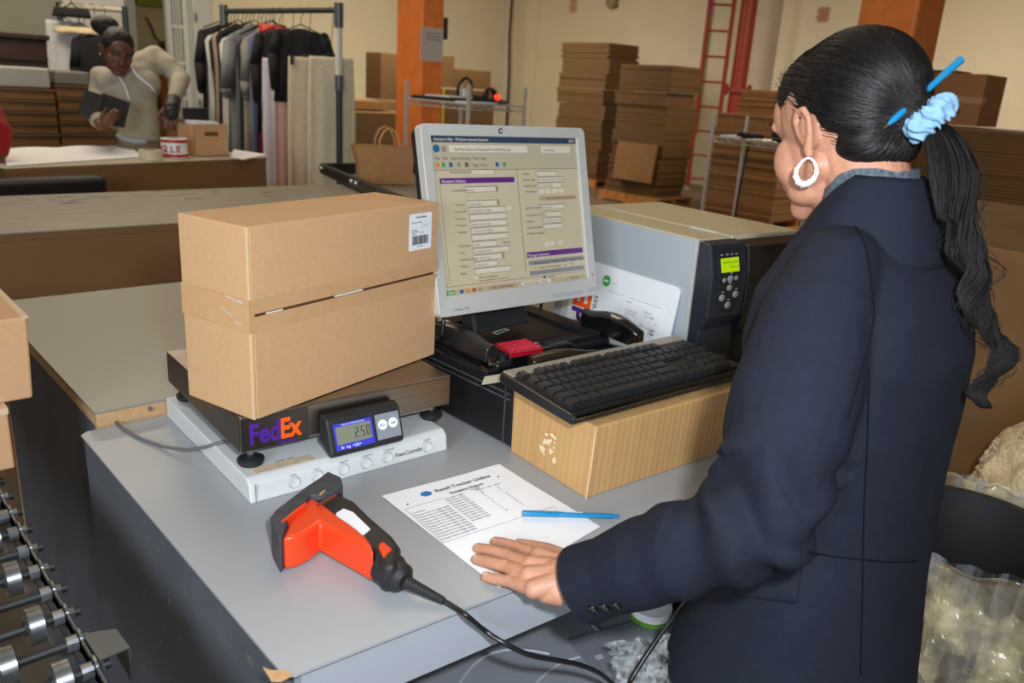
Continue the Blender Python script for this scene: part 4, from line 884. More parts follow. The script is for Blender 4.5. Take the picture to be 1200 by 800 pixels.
# ================================================================ BAGGED BIN, BUBBLE WRAP, BIG BOX (right)
BC = V((1.52, .395, 0))
bn = thing('waste_bin', (BC.x, BC.y, 0), 'dark bin lined with a clear plastic bag behind the woman', 'bin')
BR = .175
CRMF = 1
def film(m, st, sc, lo, hi):
    nt = m.node_tree; b = nt.nodes['Principled BSDF']; tc = nt.nodes.new('ShaderNodeTexCoord'); mp = nt.nodes.new('ShaderNodeMapping'); mp.inputs['Scale'].default_value = st
    n = nt.nodes.new('ShaderNodeTexNoise'); n.inputs['Scale'].default_value = sc; n.inputs['Detail'].default_value = 4; r = nt.nodes.new('ShaderNodeMapRange')
    r.inputs['From Min'].default_value = .42; r.inputs['From Max'].default_value = .68; r.inputs['To Min'].default_value = lo; r.inputs['To Max'].default_value = hi
    nt.links.new(tc.outputs['Object'], mp.inputs[0]); nt.links.new(mp.outputs[0], n.inputs['Vector']); nt.links.new(n.outputs['Fac'], r.inputs[0]); nt.links.new(r.outputs[0], b.inputs['Alpha'])
def ringp(r, z, n=40, sq=.0): return [V((BC.x + r * math.cos(a), BC.y + r * math.sin(a), z)) for a in [2 * math.pi * k / n for k in range(n)]]
ob('bin_wall', G().loft([ringp(BR * .8, 0), ringp(BR, .80), ringp(BR + .012, .80), ringp(BR + .012, .815), ringp(BR - .006, .815), ringp(BR * .8 - .01, .02)], caps=False).loft([ringp(BR * .8, .002), ringp(BR * .8, .012)]), BLACKM, bn, smooth='auto')
BAG = mat('bag_film', (206, 190, 150), .10, alpha=.34, spec=1)
BAGD = mat('bag_film_inner', (170, 170, 176), .10, alpha=.30, spec=1)
def crinkle(fn, nu, nv, amp, fr_, seed=0):
    rnd = random.Random(seed)
    def f(a, b):
        if a >= .9999: a = 0
        p = fn(a, b); q = p * fr_ + V((seed * 7, 0, 0)); n1 = noise.noise(q); n2 = noise.noise(q * 2.3 + V((3, 1, 0))); n3 = noise.noise(q * 5)
        r_ = (1 - 2.2 * abs(n1)) * .7 + (1 - 2.2 * abs(n2)) * .25 + n3 * .10
        out = V((p.x - BC.x, p.y - BC.y, 0)).normalized()
        return p + (out * .9 + V((0, 0, .5))) * r_ * amp
    return G().grid(f, nu, nv)
def bagout(a, b):
    th = a * 2 * math.pi; t = b
    tow = max(0, math.cos(th - 3.5)); r = BR + .008 + (.014 + .035 * tow) * math.sin(math.pi * min(1, t * 1.6)) + (.01 + .10 * tow) * t + .008 * math.sin(th * 13 + 3 * t) ; z = .825 + .02 * math.sin(math.pi * t) - .42 * max(0, t - .08)
    return V((BC.x + r * math.cos(th), BC.y + r * math.sin(th), z))
ob('bag_cuff', crinkle(bagout, 320, 60, .021, 15, 1), BAG, bn)
film(BAG, (1, 1, 1), 14, .16, .75); film(CRM, (1, 1, 1), 55, .02, .6); film(BAGD, (9, 9, .8), 5, .03, .55)
def bagin(a, b):
    th = a * 2 * math.pi; r = (BR + .015) * (1 - .25 * b) + .006 * math.sin(th * 23); return V((BC.x + r * math.cos(th), BC.y + r * math.sin(th), .84 - .6 * b))
ob('bag_inside', crinkle(bagin, 260, 12, .012, 16, 5), BAGD, bn)
def bub(a, b):
    th = a * 2 * math.pi; ph = b * math.pi * .5
    return V((1.98 + .22 * math.cos(th) * math.cos(ph), .34 + .20 * math.sin(th) * math.cos(ph), .60 + .36 * math.sin(ph)))
bb = thing('bubble_wrap', (1.98, .34, .0), 'bulging heap of bubble wrap between the bin and the brown box', 'bubble wrap')
BUBM = mat('bubble_film', (226, 206, 162), .2, alpha=.8, spec=1, noise_amt=.12, nscale=40, bump=.35, bscale=70)
nt_ = BUBM.node_tree; vo_ = nt_.nodes.new('ShaderNodeTexVoronoi'); vo_.inputs['Scale'].default_value = 75; tc_ = nt_.nodes.new('ShaderNodeTexCoord'); nt_.links.new(tc_.outputs['Object'], vo_.inputs['Vector']); b_p = [n for n in nt_.nodes if n.type == 'BUMP'][0]; nt_.links.new(vo_.outputs['Distance'], b_p.inputs['Height']); b_p.inputs['Distance'].default_value = -.006
ob('film_heap', crumple(bub, 90, 40, .03, 9, 9), BUBM, bb, smooth=True)
random.seed(21); tb_ = bmesh.new(); bmesh.ops.create_icosphere(tb_, subdivisions=1, radius=.0062); tv = [v.co.copy() for v in tb_.verts]; tf_ = [[v.index for v in f.verts] for f in tb_.faces]; tb_.free()
vs, fs = [], []
for k in range(5200):
    a, b = random.random(), random.random() ** .8
    p = bub(a, b); q = p * 9 + V((9, 0, 0)); p = p + noise.noise_vector(q) * .03 + noise.noise_vector(q * 2.7) * .012
    n0 = len(vs); vs += [p + v for v in tv]; fs += [[i + n0 for i in f] for f in tf_]
g = bpy.data.meshes.new('m'); g.from_pydata(vs, [], fs)
o = ob('bubbles', g, mat('bubble_skin', (236, 222, 186), .12, alpha=.35, spec=1), bb, kind='stuff', smooth=True)
ob('support_carton', G().box((1.84, .20, 0), (2.12, .48, .62)), KRAFTD, bb)
bg = fr((2.42, .10, 0), -.12)
bx = thing('carton', bg.translation, 'big open brown box at the right edge behind the ponytail', 'box', rz=-.12)
ob('carton_body', G().box((-.14, 0, 0), (.9, .8, 1.205), bg), KRAFTM, bx, bevel=.004)
ob('flap', G().prism([bg @ V((-.135, .30, 1.205)), bg @ V((-.135, .79, 1.205)), bg @ V((.02, .76, 1.30)), bg @ V((.02, .32, 1.30))], (0, .0, .005)), KRAFTD, bx)
ob('flap', G().prism([bg @ V((-.13, .02, 1.205)), bg @ V((-.13, .28, 1.205)), bg @ V((.08, .27, 1.26)), bg @ V((.08, .04, 1.26))], (0, .0, .005)), KRAFTM, bx)
# ================================================================ BACKGROUND: CARDBOARD
def online2(px, py, X, Y):
    d = ray(px, py); t = math.hypot(X, Y) / math.hypot(d.x, d.y); return (CP + d * t).z
def pallet(x0, y0, x1, y1, label, z=0):
    p = thing('pallet', (x0, y0, z), label, 'pallet')
    n = 6
    for k in range(n):
        a = y0 + (y1 - y0) * k / n; ob('deck_board', G().box((x0, a + .012, z + .11), (x1, a + (y1 - y0) / n - .012, z + .13)), PALLETW, p)
    for k in range(3):
        a = x0 + (x1 - x0 - .05) * k / 2; ob('stringer', G().box((a, y0 + .01, z + .02), (a + .05, y1 - .01, z + .11)), PALLETW, p)
        ob('bottom_board', G().box((a - .0, y0, z), (a + .1, y1, z + .02)) if 0 else G().box((x0, [y0, (y0 + y1) / 2 - .05, y1 - .1][k], z), (x1, [y0 + .1, (y0 + y1) / 2 + .05, y1][k], z + .02)), PALLETW, p)
    return p
ordn = ['lowest', 'second', 'third', 'fourth', 'fifth', 'sixth', 'seventh', 'eighth', 'ninth', 'tenth', 'eleventh', 'twelfth', 'thirteenth', 'fourteenth']
def bundle_stack(x0, y0, sx, sy, z0, z1, n, desc, seed=1, m=None, sheets=6, lean=(0, 0), cat='cardboard', grp=None):
    random.seed(seed); h = (z1 - z0) / n
    for k in range(n):
        za = z0 + k * h; jx, jy = random.gauss(0, .018) + lean[0] * k, random.gauss(0, .018) + lean[1] * k; g = G(); hs = h * random.uniform(.985, .995) / sheets
        for s in range(sheets):
            a, b = random.gauss(0, .006), random.gauss(0, .006)
            g.box((x0 + jx + a, y0 + jy + b, za + s * hs + .0), (x0 + sx + jx + a, y0 + sy + jy + b, za + (s + 1) * hs - .0025))
            g.box((x0 + jx + .02, y0 + jy + .02, za + (s + 1) * hs - .003), (x0 + sx + jx - .02, y0 + sy + jy - .02, za + (s + 1) * hs + .0005)) if s < sheets - 1 else None
        lab = ('topmost' if k == n - 1 else ordn[k]) + ' carton bundle' + (' up' if 0 < k < n - 1 else '') + ' in the ' + desc
        tag(ob('carton_bundle', g, (m or KRAFTD)), lab, cat, grp or ('flattened carton bundles in the ' + desc))
na = P(708, 100, 12.9); pallet(na.x - .05, na.y - .05, na.x + .85, na.y + 1.15, 'wooden pallet under the tallest carton stack')
ztA = online2(708, 49, na.x, na.y)
bundle_stack(na.x, na.y, .72, 1.05, .13, ztA, 9, 'tallest stack against the back wall', 5, lean=(.004, -.002))
nb_ = P(783, 100, 11.0); pallet(nb_.x - .1, nb_.y - .1, nb_.x + .75, nb_.y + 1.0, 'wooden pallet under the carton stack beside the ladder')
ztB = online2(785, 76, nb_.x, nb_.y)
bundle_stack(nb_.x, nb_.y, .66, .92, .13, ztB, 10, 'stack beside the red ladder', 8, lean=(.003, -.004))
np_ = P(757, 223, 10.2); fl2 = at(748, 224, 0)
pallet(fl2.x - .02, fl2.y + .1, fl2.x + .65, fl2.y + 1.3, 'low pallet with a few flat cartons in front of the stacks')
for k in range(4):
    tag(ob('flat_carton', G().box((fl2.x - .05 + .02 * k, fl2.y + .2 - .015 * k, .132 + k * .045), (fl2.x + .58, fl2.y + 1.35 + .02 * k, .132 + k * .045 + .042)), KRAFTM), ['flat carton lying lowest on the low pallet', 'second flat carton on the low pallet', 'third flat carton on the low pallet', 'topmost flat carton on the low pallet'][k], 'cardboard', 'flat cartons on the low pallet')
q = P(727, 165, 10.55); q2 = P(770, 172, 10.45)
zt_, zb_ = P(727, 165, 10.55).z, P(727, 195, 10.55).z
tag(ob('upright_carton', G().prism([V((nb_.x - .09, nb_.y + .74, .34)), V((nb_.x - .09, nb_.y + .03, .34)), V((nb_.x - .03, nb_.y + .03, .86)), V((nb_.x - .03, nb_.y + .74, .86))], (-.03, 0, 0)), KRAFTM), 'light flat carton leaning upright on the stack beside the ladder', 'cardboard')
# stack C behind the right-hand wire shelf
L1 = P(840, 131, 10.3); L2 = P(868, 104, 10.3)
pallet(L1.x, L1.y - 1.0, L1.x + 1.3, L1.y, 'pallet behind the right-hand wire shelf')
zc0 = online2(840, 131, L1.x, L1.y)
bundle_stack(L1.x, L1.y - 1.0, 1.3, 1.0, .13, zc0, 7, 'wide low stack behind the right-hand wire shelf', 9, KRAFTM)
bundle_stack(L2.x, L2.y - .7, .9, .7, zc0 + .004, online2(868, 104, L2.x, L2.y), 3, 'short pile on top of the wide low stack', 10, KRAFTM)
# right edge stack with a carton on top
nd = P(1118, 160, 5.9)
zd = online2(1150, 150, nd.x + .3, nd.y)
pallet(nd.x - .2, nd.y - 1.3, nd.x + 1.0, nd.y + .55, 'pallet under the carton stack at the right edge')
bundle_stack(nd.x - .2, nd.y - 1.3, 1.15, 1.8, .13, zd, 9, 'big stack behind the ponytail', 12, KRAFTM)
a0 = P(1157, 90, 6.05)
zc1 = zd + .006; ztop = online2(1157, 87, a0.x, a0.y)
cbx = thing('carton', (a0.x, a0.y, zc1), 'taped brown carton sitting on the stack behind the ponytail', 'box')
ob('carton_body', G().box((a0.x, a0.y, zc1), (a0.x + .42, a0.y + .60, ztop)), mat('carton_tan', (172, 126, 76), .75, noise_amt=.05), cbx, bevel=.004)
ob('packing_tape', G().box((a0.x - .002, a0.y - .002, (zc1 + ztop) / 2 - .025), (a0.x + .07, a0.y + .6, (zc1 + ztop) / 2 + .025)), TAPE, cbx)
mk_ = mat('carton_print', (130, 98, 52), .8)
for (yy, zz, r) in ((.36, .31, .032), (.15, .1, .018), (.25, .1, .018)):
    ob('printed_mark', G().cyl((a0.x - .0012, a0.y + yy, zc1 + zz), (a0.x, a0.y + yy, zc1 + zz), r, n=16), mk_, cbx)
tag(ob('flat_carton', G().box((a0.x + .2, a0.y + .30, ztop + .001), (a0.x + .5, a0.y + .75, ztop + .03)), KRAFTD), 'dark flat piece of board on top of the taped carton', 'cardboard')
# left-centre cartons near the far corner
def carton(px, py, dep, sx, sy, z0, z1, label, m=None, strap=False):
    p = P(px, py, dep); c = thing('carton', (p.x, p.y, z0), label, 'box')
    ob('carton_body', G().box((p.x, p.y, z0), (p.x + sx, p.y + sy, z1)), m or KRAFTD, c, bevel=.006)
    if strap: ob('strap', G().box((p.x - .003, p.y + .25, z0), (p.x, p.y + .28, z1)).box((p.x + .18, p.y - .004, z0), (p.x + .22, p.y, z1)), mat('yellow_strap', (190, 170, 40), .5), c)
    return p
zf = lambda px, py, dep: P(px, py, dep).z
p = carton(400, 150, 11.0, 1.15, .9, .0, zf(440, 133, 11.0), 'long strapped carton pile low beside the left orange column', KRAFTD, True)
p = carton(402, 125, 11.3, 1.1, .6, zf(440, 132, 11.0) + .01, zf(440, 120, 11.0), 'flat light carton on the strapped pile beside the column', KRAFTM)
p = carton(446, 90, 11.7, .45, .4, zf(440, 119, 11.0) + .012, zf(455, 62, 11.7), 'tall brown carton just left of the orange column')
p = carton(505, 150, 11.5, 1.15, .7, 0, zf(520, 104, 11.5), 'wide carton pile right of the orange column', KRAFTD, True)
p = carton(500, 90, 11.8, .5, .4, zf(520, 103, 11.5) + .01, zf(530, 65, 11.8), 'brown carton stacked right of the orange column')
p = carton(530, 100, 12.2, .75, .35, zf(520, 103, 11.5) + .01, zf(560, 82, 12.2), 'long brown carton in the corner right of the column')
# ================================================================ WIRE SHELVES
def wshelf(x0, y0, x1, y1, ztop, zs, label, n=14):
    t = thing('wire_shelf', (x0, y0, 0), label, 'shelf')
    for x in (x0, x1):
        for y in (y0, y1): ob('post', G().cyl((x, y, 0), (x, y, ztop), .016, n=8), WIREM, t)
    for z in zs:
        s = ob('shelf_frame', G().tube([(x0, y0, z), (x1, y0, z), (x1, y1, z), (x0, y1, z)], .009, 6, closed=True).tube([(x0, y0, z - .04), (x1, y0, z - .04), (x1, y1, z - .04), (x0, y1, z - .04)], .005, 6, closed=True), WIREM, t)
        for k in range(1, n): ob('wire', G().cyl((x0, y0 + (y1 - y0) * k / n, z), (x1, y0 + (y1 - y0) * k / n, z), .003, n=5), WIREM, s)
        zz = []
        for (a, b) in (((x0, y0), (x1, y0)), ((x0, y0), (x0, y1))):
            pts = [V((a[0] + (b[0] - a[0]) * k / 14, a[1] + (b[1] - a[1]) * k / 14, z - (.04 if k % 2 else 0))) for k in range(15)]; zz.append(pts)
        g = G()
        for pts in zz: g.tube(pts, .003, 5)
        ob('zigzag_wire', g, WIREM, s)
    return t
nl = P(549, 122, 6.0); zl = nl.z
wshelf(nl.x, nl.y, nl.x + .56, nl.y + .80, P(549, 99, 6.0).z, (zl, .75, .2), 'chrome wire shelf with a telephone, right of the left orange column')
def tele(x, y, z, label, a=0, s=1.0, red=True):
    F = fr((x, y, z), a) @ Matrix.Scale(s, 4); t = thing('telephone', F.translation, label, 'telephone')
    ob('base', G().prism([F @ V((-.10, yy, zz)) for yy, zz in ((-.1, 0), (.1, 0), (.1, .05), (-.1, .02))], F.to_3x3() @ V((.2, 0, 0))), BLACK, t, bevel=.006)
    ob('handset', G().chain([F @ V((-.10, .0, .055)), F @ V((-.06, 0, .085)), F @ V((.0, 0, .095)), F @ V((.06, 0, .085)), F @ V((.10, .0, .055))], [.026, .018, .016, .018, .026], 12), BLACK, t, smooth=True)
    if red: ob('red_lamp', G().sph(F @ V((-.10, -.09, .045)), .024), mat('red_lamp', (255, 40, 30), .3, emit=(255, 50, 30), estr=2.0), t, smooth=True)
tele(nl.x + .42, nl.y + .25, zl + .008, 'black telephone with a red lamp on the wire shelf', .5, 1.1)
tag(ob('paper_sheets', G().box((nl.x + .05, nl.y + .3, zl + .034), (nl.x + .3, nl.y + .62, zl + .045)), PAPER), 'white papers on the black tray of the left wire shelf', 'paper')
tag(ob('desk_tray', G().box((nl.x - .0, nl.y + .22, zl + .008), (nl.x + .32, nl.y + .74, zl + .032)), BLACKM, bevel=.004), 'flat black tray on the left wire shelf', 'tray')
tag(ob('letter_sheets', G().box((nl.x + .03, nl.y + .02, zl + .008), (nl.x + .3, nl.y + .2, zl + .016)), PAPER), 'white papers at the near corner of the left wire shelf', 'paper')
td = thing('tape_dispenser', (nl.x + .45, nl.y + .62, zl + .01), 'black tape dispenser standing on the left wire shelf', 'tape dispenser')
ob('frame', G().tube([V((nl.x + .45, nl.y + .62, zl + .10)) + V((.07 * math.cos(a), -.07 * math.sin(a) * .3, .085 * math.sin(a))) for a in [k * math.pi / 10 for k in range(20)]], .012, 8, closed=True), BLACKM, td, smooth=True)
ob('stem', G().box((nl.x + .44, nl.y + .6, zl + .008), (nl.x + .47, nl.y + .64, zl + .1)), PAPER, td)
nr = P(834, 160, 6.9)
wshelf(nr.x, nr.y - .95, nr.x + .5, nr.y, P(836, 134, 6.9).z, (nr.z, .45), 'chrome wire shelf far right, partly hidden by the woman\'s head')
tg = nr
ms = thing('black_display', (nr.x + .25, nr.y - .62, nr.z + .006), 'black display standing on the right wire shelf beside the woman\'s face', 'display')
ob('panel', G().box((nr.x + .2, nr.y - .80, nr.z + .03), (nr.x + .24, nr.y - .44, nr.z + .40)), BLACKM, ms, bevel=.008); ob('foot', G().box((nr.x + .12, nr.y - .68, nr.z + .006), (nr.x + .32, nr.y - .56, nr.z + .03)), BLACKM, ms)
tag(ob('label_gun', G().cap((nr.x + .08, nr.y - .22, nr.z + .03), (nr.x + .1, nr.y - .42, nr.z + .035), .025, .02).cap((nr.x + .1, nr.y - .3, nr.z + .03), (nr.x + .25, nr.y - .34, nr.z + .025), .018, .014), BLACKM, smooth=True), 'small black hand tool lying on the right wire shelf', 'tool')
tag(ob('letter_sheets', G().box((nr.x + .05, nr.y - .25, nr.z + .007), (nr.x + .3, nr.y - .05, nr.z + .02)), PAPER), 'white papers on the right wire shelf', 'paper')
tag(ob('cable', G().tube([V((nr.x + .02, nr.y - .36, nr.z)), V((nr.x, nr.y - .35, nr.z - .25)), V((nr.x + .0, nr.y - .33, .5)), V((nr.x + .02, nr.y - .30, .0))], .010, 6), BLACK, smooth=True), 'black cord hanging from the right wire shelf', 'cord')

# ================================================================ BLACK TRAY, PAPER BAG, LEFT BIN
A1, D1, B1 = at(380, 192, 1.0), at(498, 240, 1.0), at(484, 191, 1.0)
tr = thing('rimmed_tray', ((A1 + D1) / 2).xy.to_3d() + V((0, 0, .932)), 'black metal-rimmed tray with rivets, resting on the second counter', 'tray')
A1.z = D1.z = B1.z = 1.0
C1 = D1 + (B1 - A1)
def rail(a, b, nmx, rv=()):
    d = (b - a).normalized(); nrm = V((-d.y, d.x, 0))
    r = ob(nmx, G().prism([a - V((0, 0, .062)), a, a + nrm * .02 * 0 + V((0, 0, .0)), a - nrm * .03 + V((0, 0, .006)), a - nrm * .034 - V((0, 0, .012)), a - nrm * .01 - V((0, 0, .03))], b - a), BLACK, tr)
    for t in rv:
        c = a.lerp(b, t) - nrm * .0
        s_ = -1
        ob('rivet', G().sph(c + nrm * .004 * 1 + V((0, 0, -.03)), .011, n=10), CHROME, r, smooth=True)
    return r
def rail2(a, b, rv=()):
    d = (b - a).normalized(); out = V((d.y, -d.x, 0)).normalized()
    if (out.dot(V((-1, -.2, 0)))) < 0: out = -out
    r = ob('rim', G().prism([a + V((0, 0, -.065)), a + V((0, 0, .0)), a + out * .012 + V((0, 0, .006)), a + out * .03 + V((0, 0, -.002)), a + out * .030 + V((0, 0, -.05)), a + out * .012 + V((0, 0, -.065))], b - a), BLACK, tr)
    for t in rv: ob('rivet', G().sph(a.lerp(b, t) + out * .031 + V((0, 0, -.022)), .012, n=10), CHROME, r, smooth=True)
rail2(A1, D1, (.03, .40, .45, .76, .80)); rail2(B1, A1); rail2(C1, B1); rail2(D1, C1)
ob('tray_floor', G().prism([p - V((0, 0, .064)) for p in (A1, B1, C1, D1)], (0, 0, .004)), mat('tray_floor', (150, 146, 136), .5), tr)
bc_ = at(450, 214, .945); BF = fr((bc_.x, bc_.y, .945), -.42)
bgb = thing('paper_bag', BF.translation, 'brown paper carrier bag with twisted handles inside the black tray', 'bag', rz=-.42)
BAGP = mat('brown_bag_paper', (168, 126, 82), .8, noise_amt=.06, nscale=20)
def bagring(z, w, d, sk=0): return [BF @ V((x * w / 2 - sk, y * d / 2, z)) for x, y in ((-1, -1), (0, -1.05), (1, -1), (1.02, -.2), (.9, 0), (1.02, .2), (1, 1), (0, 1.05), (-1, 1), (-1.02, .2), (-.9, 0), (-1.02, -.2))]
g = G().loft([bagring(0, .30, .16), bagring(.10, .31, .165), bagring(.21, .34, .18, .015)], caps=False).loft([bagring(.002, .29, .15), bagring(.003, .29, .15)])
o = ob('bag_body', g, BAGP, bgb); o.modifiers.new('s', 'SOLIDIFY').thickness = .003
for s in (-1, 1):
    ob('handle', G().tube([BF @ V((.015 + x, s * .085, z)) for x, z in ((-.06, .18), (-.055, .25), (-.03, .30), (.0, .315), (.03, .30), (.055, .25), (.06, .18))], .006, 7), mat('handle_paper', (196, 152, 100), .8), bgb, smooth=True)
lb_ = at(118, 222, .93)
Lf = fr((-.6, 4.24, 0), .10)
tag(ob('black_tote', G().box((0, 0, .35), (1.86, .13, .975), Lf), BLACK, bevel=.03, bseg=4), 'long black tote bin edge showing behind the second counter at left', 'bin')

# ================================================================ CLOTHES RACKS
def onbar(t): return RL.lerp(RR, t)
RR, RL = P(397, 12, 6.0), P(262, 13, 6.9)
RL.z = RR.z
rk = thing('clothes_rack', (RR.x, RR.y, 0), 'rolling clothes rack full of garments by the cream wall', 'clothes rack')
for p in (RR, RL):
    w_ = ob('post', G().cyl((p.x, p.y, .5 if p is RL else P(397, 100, 6.0).z), (p.x, p.y, p.z - .1), .026, n=12), WHITEPT, rk, smooth='auto')
    ob('lower_tube', G().cyl((p.x, p.y, .12), (p.x, p.y, P(397, 103, 6.0).z), .024, n=12), mat('rack_dark_tube', (52, 62, 62), .35, metal=.4), rk, smooth='auto')
    ob('collar', G().cyl((p.x, p.y, p.z - .12), (p.x, p.y, p.z + .05), .034, n=12), mat('collar_grey', (96, 104, 106), .4, metal=.5), rk, smooth='auto')
    ob('collar', G().cyl((p.x, p.y, P(397, 106, 6.0).z), (p.x, p.y, P(397, 88, 6.0).z), .031, n=12), mat('collar_grey', (96, 104, 106), .4, metal=.5), rk, smooth='auto')
    ob('base_bar', G().box((p.x - .3, p.y - .02, .08), (p.x + .3, p.y + .02, .12)), DSTEEL, rk)
    for s in (-1, 1): ob('caster', G().cyl((p.x + s * .28, p.y - .015, .04), (p.x + s * .28, p.y + .015, .04), .04, n=14), BLACKM, rk)
ob('hanging_bar', G().cyl(RL, RR, .02, n=10), mat('bar_grey', (70, 76, 76), .35, metal=.5), rk, smooth='auto')
def garment(p, ang, w, top, zb, col, label, kind='shirt', grp='garments on the clothes rack', flare=1.1, thick=.05, sleeve=True, seed=0, drop=.13):
    random.seed(seed); F = fr((p.x, p.y, p.z), ang); t = thing('garment', p, label, 'garment', grp, rz=ang)
    m = mat('cloth_%d_%d_%d' % col, col, .9, noise_amt=.06, nscale=30)
    zt = -drop; H = (p.z + zt) - zb
    def ring(h, hw, th, ph):
        return [F @ V((hw * math.cos(a) + .0, th * (math.sin(a)) + .012 * math.sin(a * 7 + ph) * min(1, h * 2.5) + .007 * math.sin(a * 11 - ph * 2) * min(1, h * 2.5), zt - H * h)) for a in [2 * math.pi * k / 28 for k in range(28)]]
    if kind == 'shirt': pr_ = [(0, .16, .4), (.03, .45, .6), (.06, .85, .8), (.10, 1, 1), (.3, .93, 1), (.6, .97, 1.05), (1, flare, 1.15)]
    else: pr_ = [(0, .9, .5), (.02, .92, .6), (.3, 1, 1), (.7, 1.03, 1.1), (1, flare, 1.2)]
    ob('body', G().loft([ring(h, w / 2 * a_, thick / 2 * b_, seed + h * 2) for h, a_, b_ in pr_]), m, t, smooth=True)
    if kind == 'shirt' and sleeve:
        for s in (-1, 1):
            ob('sleeve', G().chain([F @ V((s * w * .44, 0, zt - H * .10)), F @ V((s * w * .54, 0, zt - H * .35)), F @ V((s * w * .52, .0, zt - min(.55, H * .8)))], [.04, .042, .034], 10), m, t, smooth=True)
    ob('hanger', G().tube([F @ V((-w * .42, 0, zt - .04)), F @ V((0, 0, zt + .03)), F @ V((w * .42, 0, zt - .04))], .006, 6).tube([F @ V((0, 0, zt + .03)), F @ V((0, 0, zt + .075)), F @ V((.02, 0, -.01)), F @ V((.0, 0, .026)), F @ V((-.018, 0, .006))], .003, 5), mat('hanger_black', (30, 30, 30), .4), t, smooth=True)
    return t
cl = [((28, 28, 32), 'black jacket with a ruffled shoulder, leftmost on the rack', .42, .95), ((200, 200, 200), 'pale grey shirt between black garments near the left end of the rack', .40, .9), ((30, 30, 32), 'long black dress, third from the left on the rack', .40, .62), ((160, 140, 120), 'taupe top near the left end of the rack', .40, .8), ((24, 24, 28), 'black shirt beside the taupe top on the rack', .40, .7), ((214, 206, 200), 'off-white blouse near the green garment on the rack', .42, .55),
      ((96, 176, 150), 'mint green blouse on the rack', .36, .8), ((128, 132, 134), 'light grey cardigan with hanging sleeves on the rack', .44, .42), ((98, 102, 104), 'mid grey cardigan behind the light one on the rack', .42, .4), ((28, 28, 30), 'black trousers-length garment in the middle of the rack', .38, .35), ((150, 140, 124), 'sand coloured garment in the middle of the rack', .38, .4), ((132, 128, 126), 'patterned grey print top on the rack', .36, .62), ((90, 110, 150), 'faded blue garment in the middle of the rack', .36, .3), ((110, 24, 44), 'burgundy dress on the rack', .36, .5), ((24, 24, 27), 'black short-sleeved top in front of the burgundy dress', .40, 1.05), ((214, 206, 216), 'long pale lilac skirt on the rack', .36, .28)]
for i, (c, lab, w_, zb) in enumerate(cl):
    t = -.01 + i * .037
    if 'skirt' in lab: t = .53
    if 'short-sleeved' in lab: t = .52
    garment(onbar(t), -.42 + .12 * math.sin(i * 2.1), w_ * .92, 0, zb, c, lab, 'skirt' if 'skirt' in lab else 'shirt', seed=i, drop=(.36 if 'skirt' in lab else .10 + .05 * (i * 7 % 4) / 3), sleeve=i in (0, 7, 8, 11, 14))
garment(onbar(.62), -.3, .30, 0, .28, (206, 166, 152), 'dusty pink long garment behind the cream skirts', 'skirt', seed=31, drop=.34)
garment(onbar(.70), -.42, .40, 0, 1.30, (26, 26, 28), 'black top on a hanger above the cream skirts', 'shirt', seed=33)
garment(onbar(.76), -.40, .34, 0, .25, (204, 190, 162), 'large cream skirt clipped to a hanger at the near end of the rack', 'skirt', seed=35, drop=.34, thick=.10, flare=1.14)
garment(onbar(.94), -.45, .36, 0, .35, (214, 202, 176), 'narrow pale cream skirt right of the rack post', 'skirt', seed=36, drop=.33, thick=.07)
for k, s in enumerate((-1, 1)):
    c = onbar(.76); F = fr(c, -.40)
    tag(ob('hanger_clip', G().box((s * .13 - .012, -.035, -.40), (s * .13 + .012, .035, -.33), F), BLACKM), ('left' if s < 0 else 'right') + ' black clip holding the large cream skirt', 'clip', 'hanger clips of the cream skirt')
garment(onbar(.46), -.3, .22, 0, 1.80, (226, 92, 74), 'coral scarf bunched near the bar of the rack', 'skirt', seed=37, drop=.10)
# rack behind the hooded woman
s0, s1 = P(146, 12, 6.7), P(70, 14, 6.7); s1.z = s0.z
rk2 = thing('clothes_rack', (s0.x, s0.y, 0), 'second clothes rack behind the woman in the grey hoodie', 'clothes rack')
ob('post', G().cyl((s0.x, s0.y, 0), (s0.x, s0.y, s0.z + .03), .024, n=10), mat('rack_dark_tube', (52, 62, 62), .35, metal=.4), rk2)
ob('post', G().cyl((s1.x, s1.y, 0), (s1.x, s1.y, s1.z + .03), .024, n=10), mat('rack_dark_tube', (52, 62, 62), .35, metal=.4), rk2)
ob('hanging_bar', G().cyl(s1, s0, .02, n=10), mat('bar_pale', (196, 186, 160), .4), rk2)
g2 = 'garments on the rack behind the hooded woman'
for i, (px, c, lab, w_, zb, dr) in enumerate(((120, (20, 20, 24), 'black coat hanging behind the hooded woman\'s head', .22, .9, .22), (108, (18, 18, 22), 'wide black dress on the rear rack', .30, .95, .20), (97, (206, 150, 160), 'pink garment showing between black ones on the rear rack', .34, .9, .2), (88, (22, 22, 26), 'black blouse beside the glittery white garment', .22, 1.0, .55), (74, (204, 202, 200), 'glittery white garment at the left end of the rear rack', .30, .75, .12), (70, (60, 40, 60), 'dark plum garment at the left end of the rear rack', .26, .7, .3), (92, (210, 190, 150), 'folded cream cloth over the rear rack', .36, 1.72, .16), (84, (26, 26, 30), 'black cloth heaped on top of the rear rack', .26, 1.84, .02))):
    p = P(px, 13, 6.68 - (.02, .16, .06, .12, .14, .02, .18, .20)[i]); p.z = s0.z
    garment(p, -.35, w_, 0, zb, c, lab, 'shirt' if i in (0, 1, 3) else 'skirt', g2, seed=50 + i, drop=dr if dr else -.1, thick=.1)
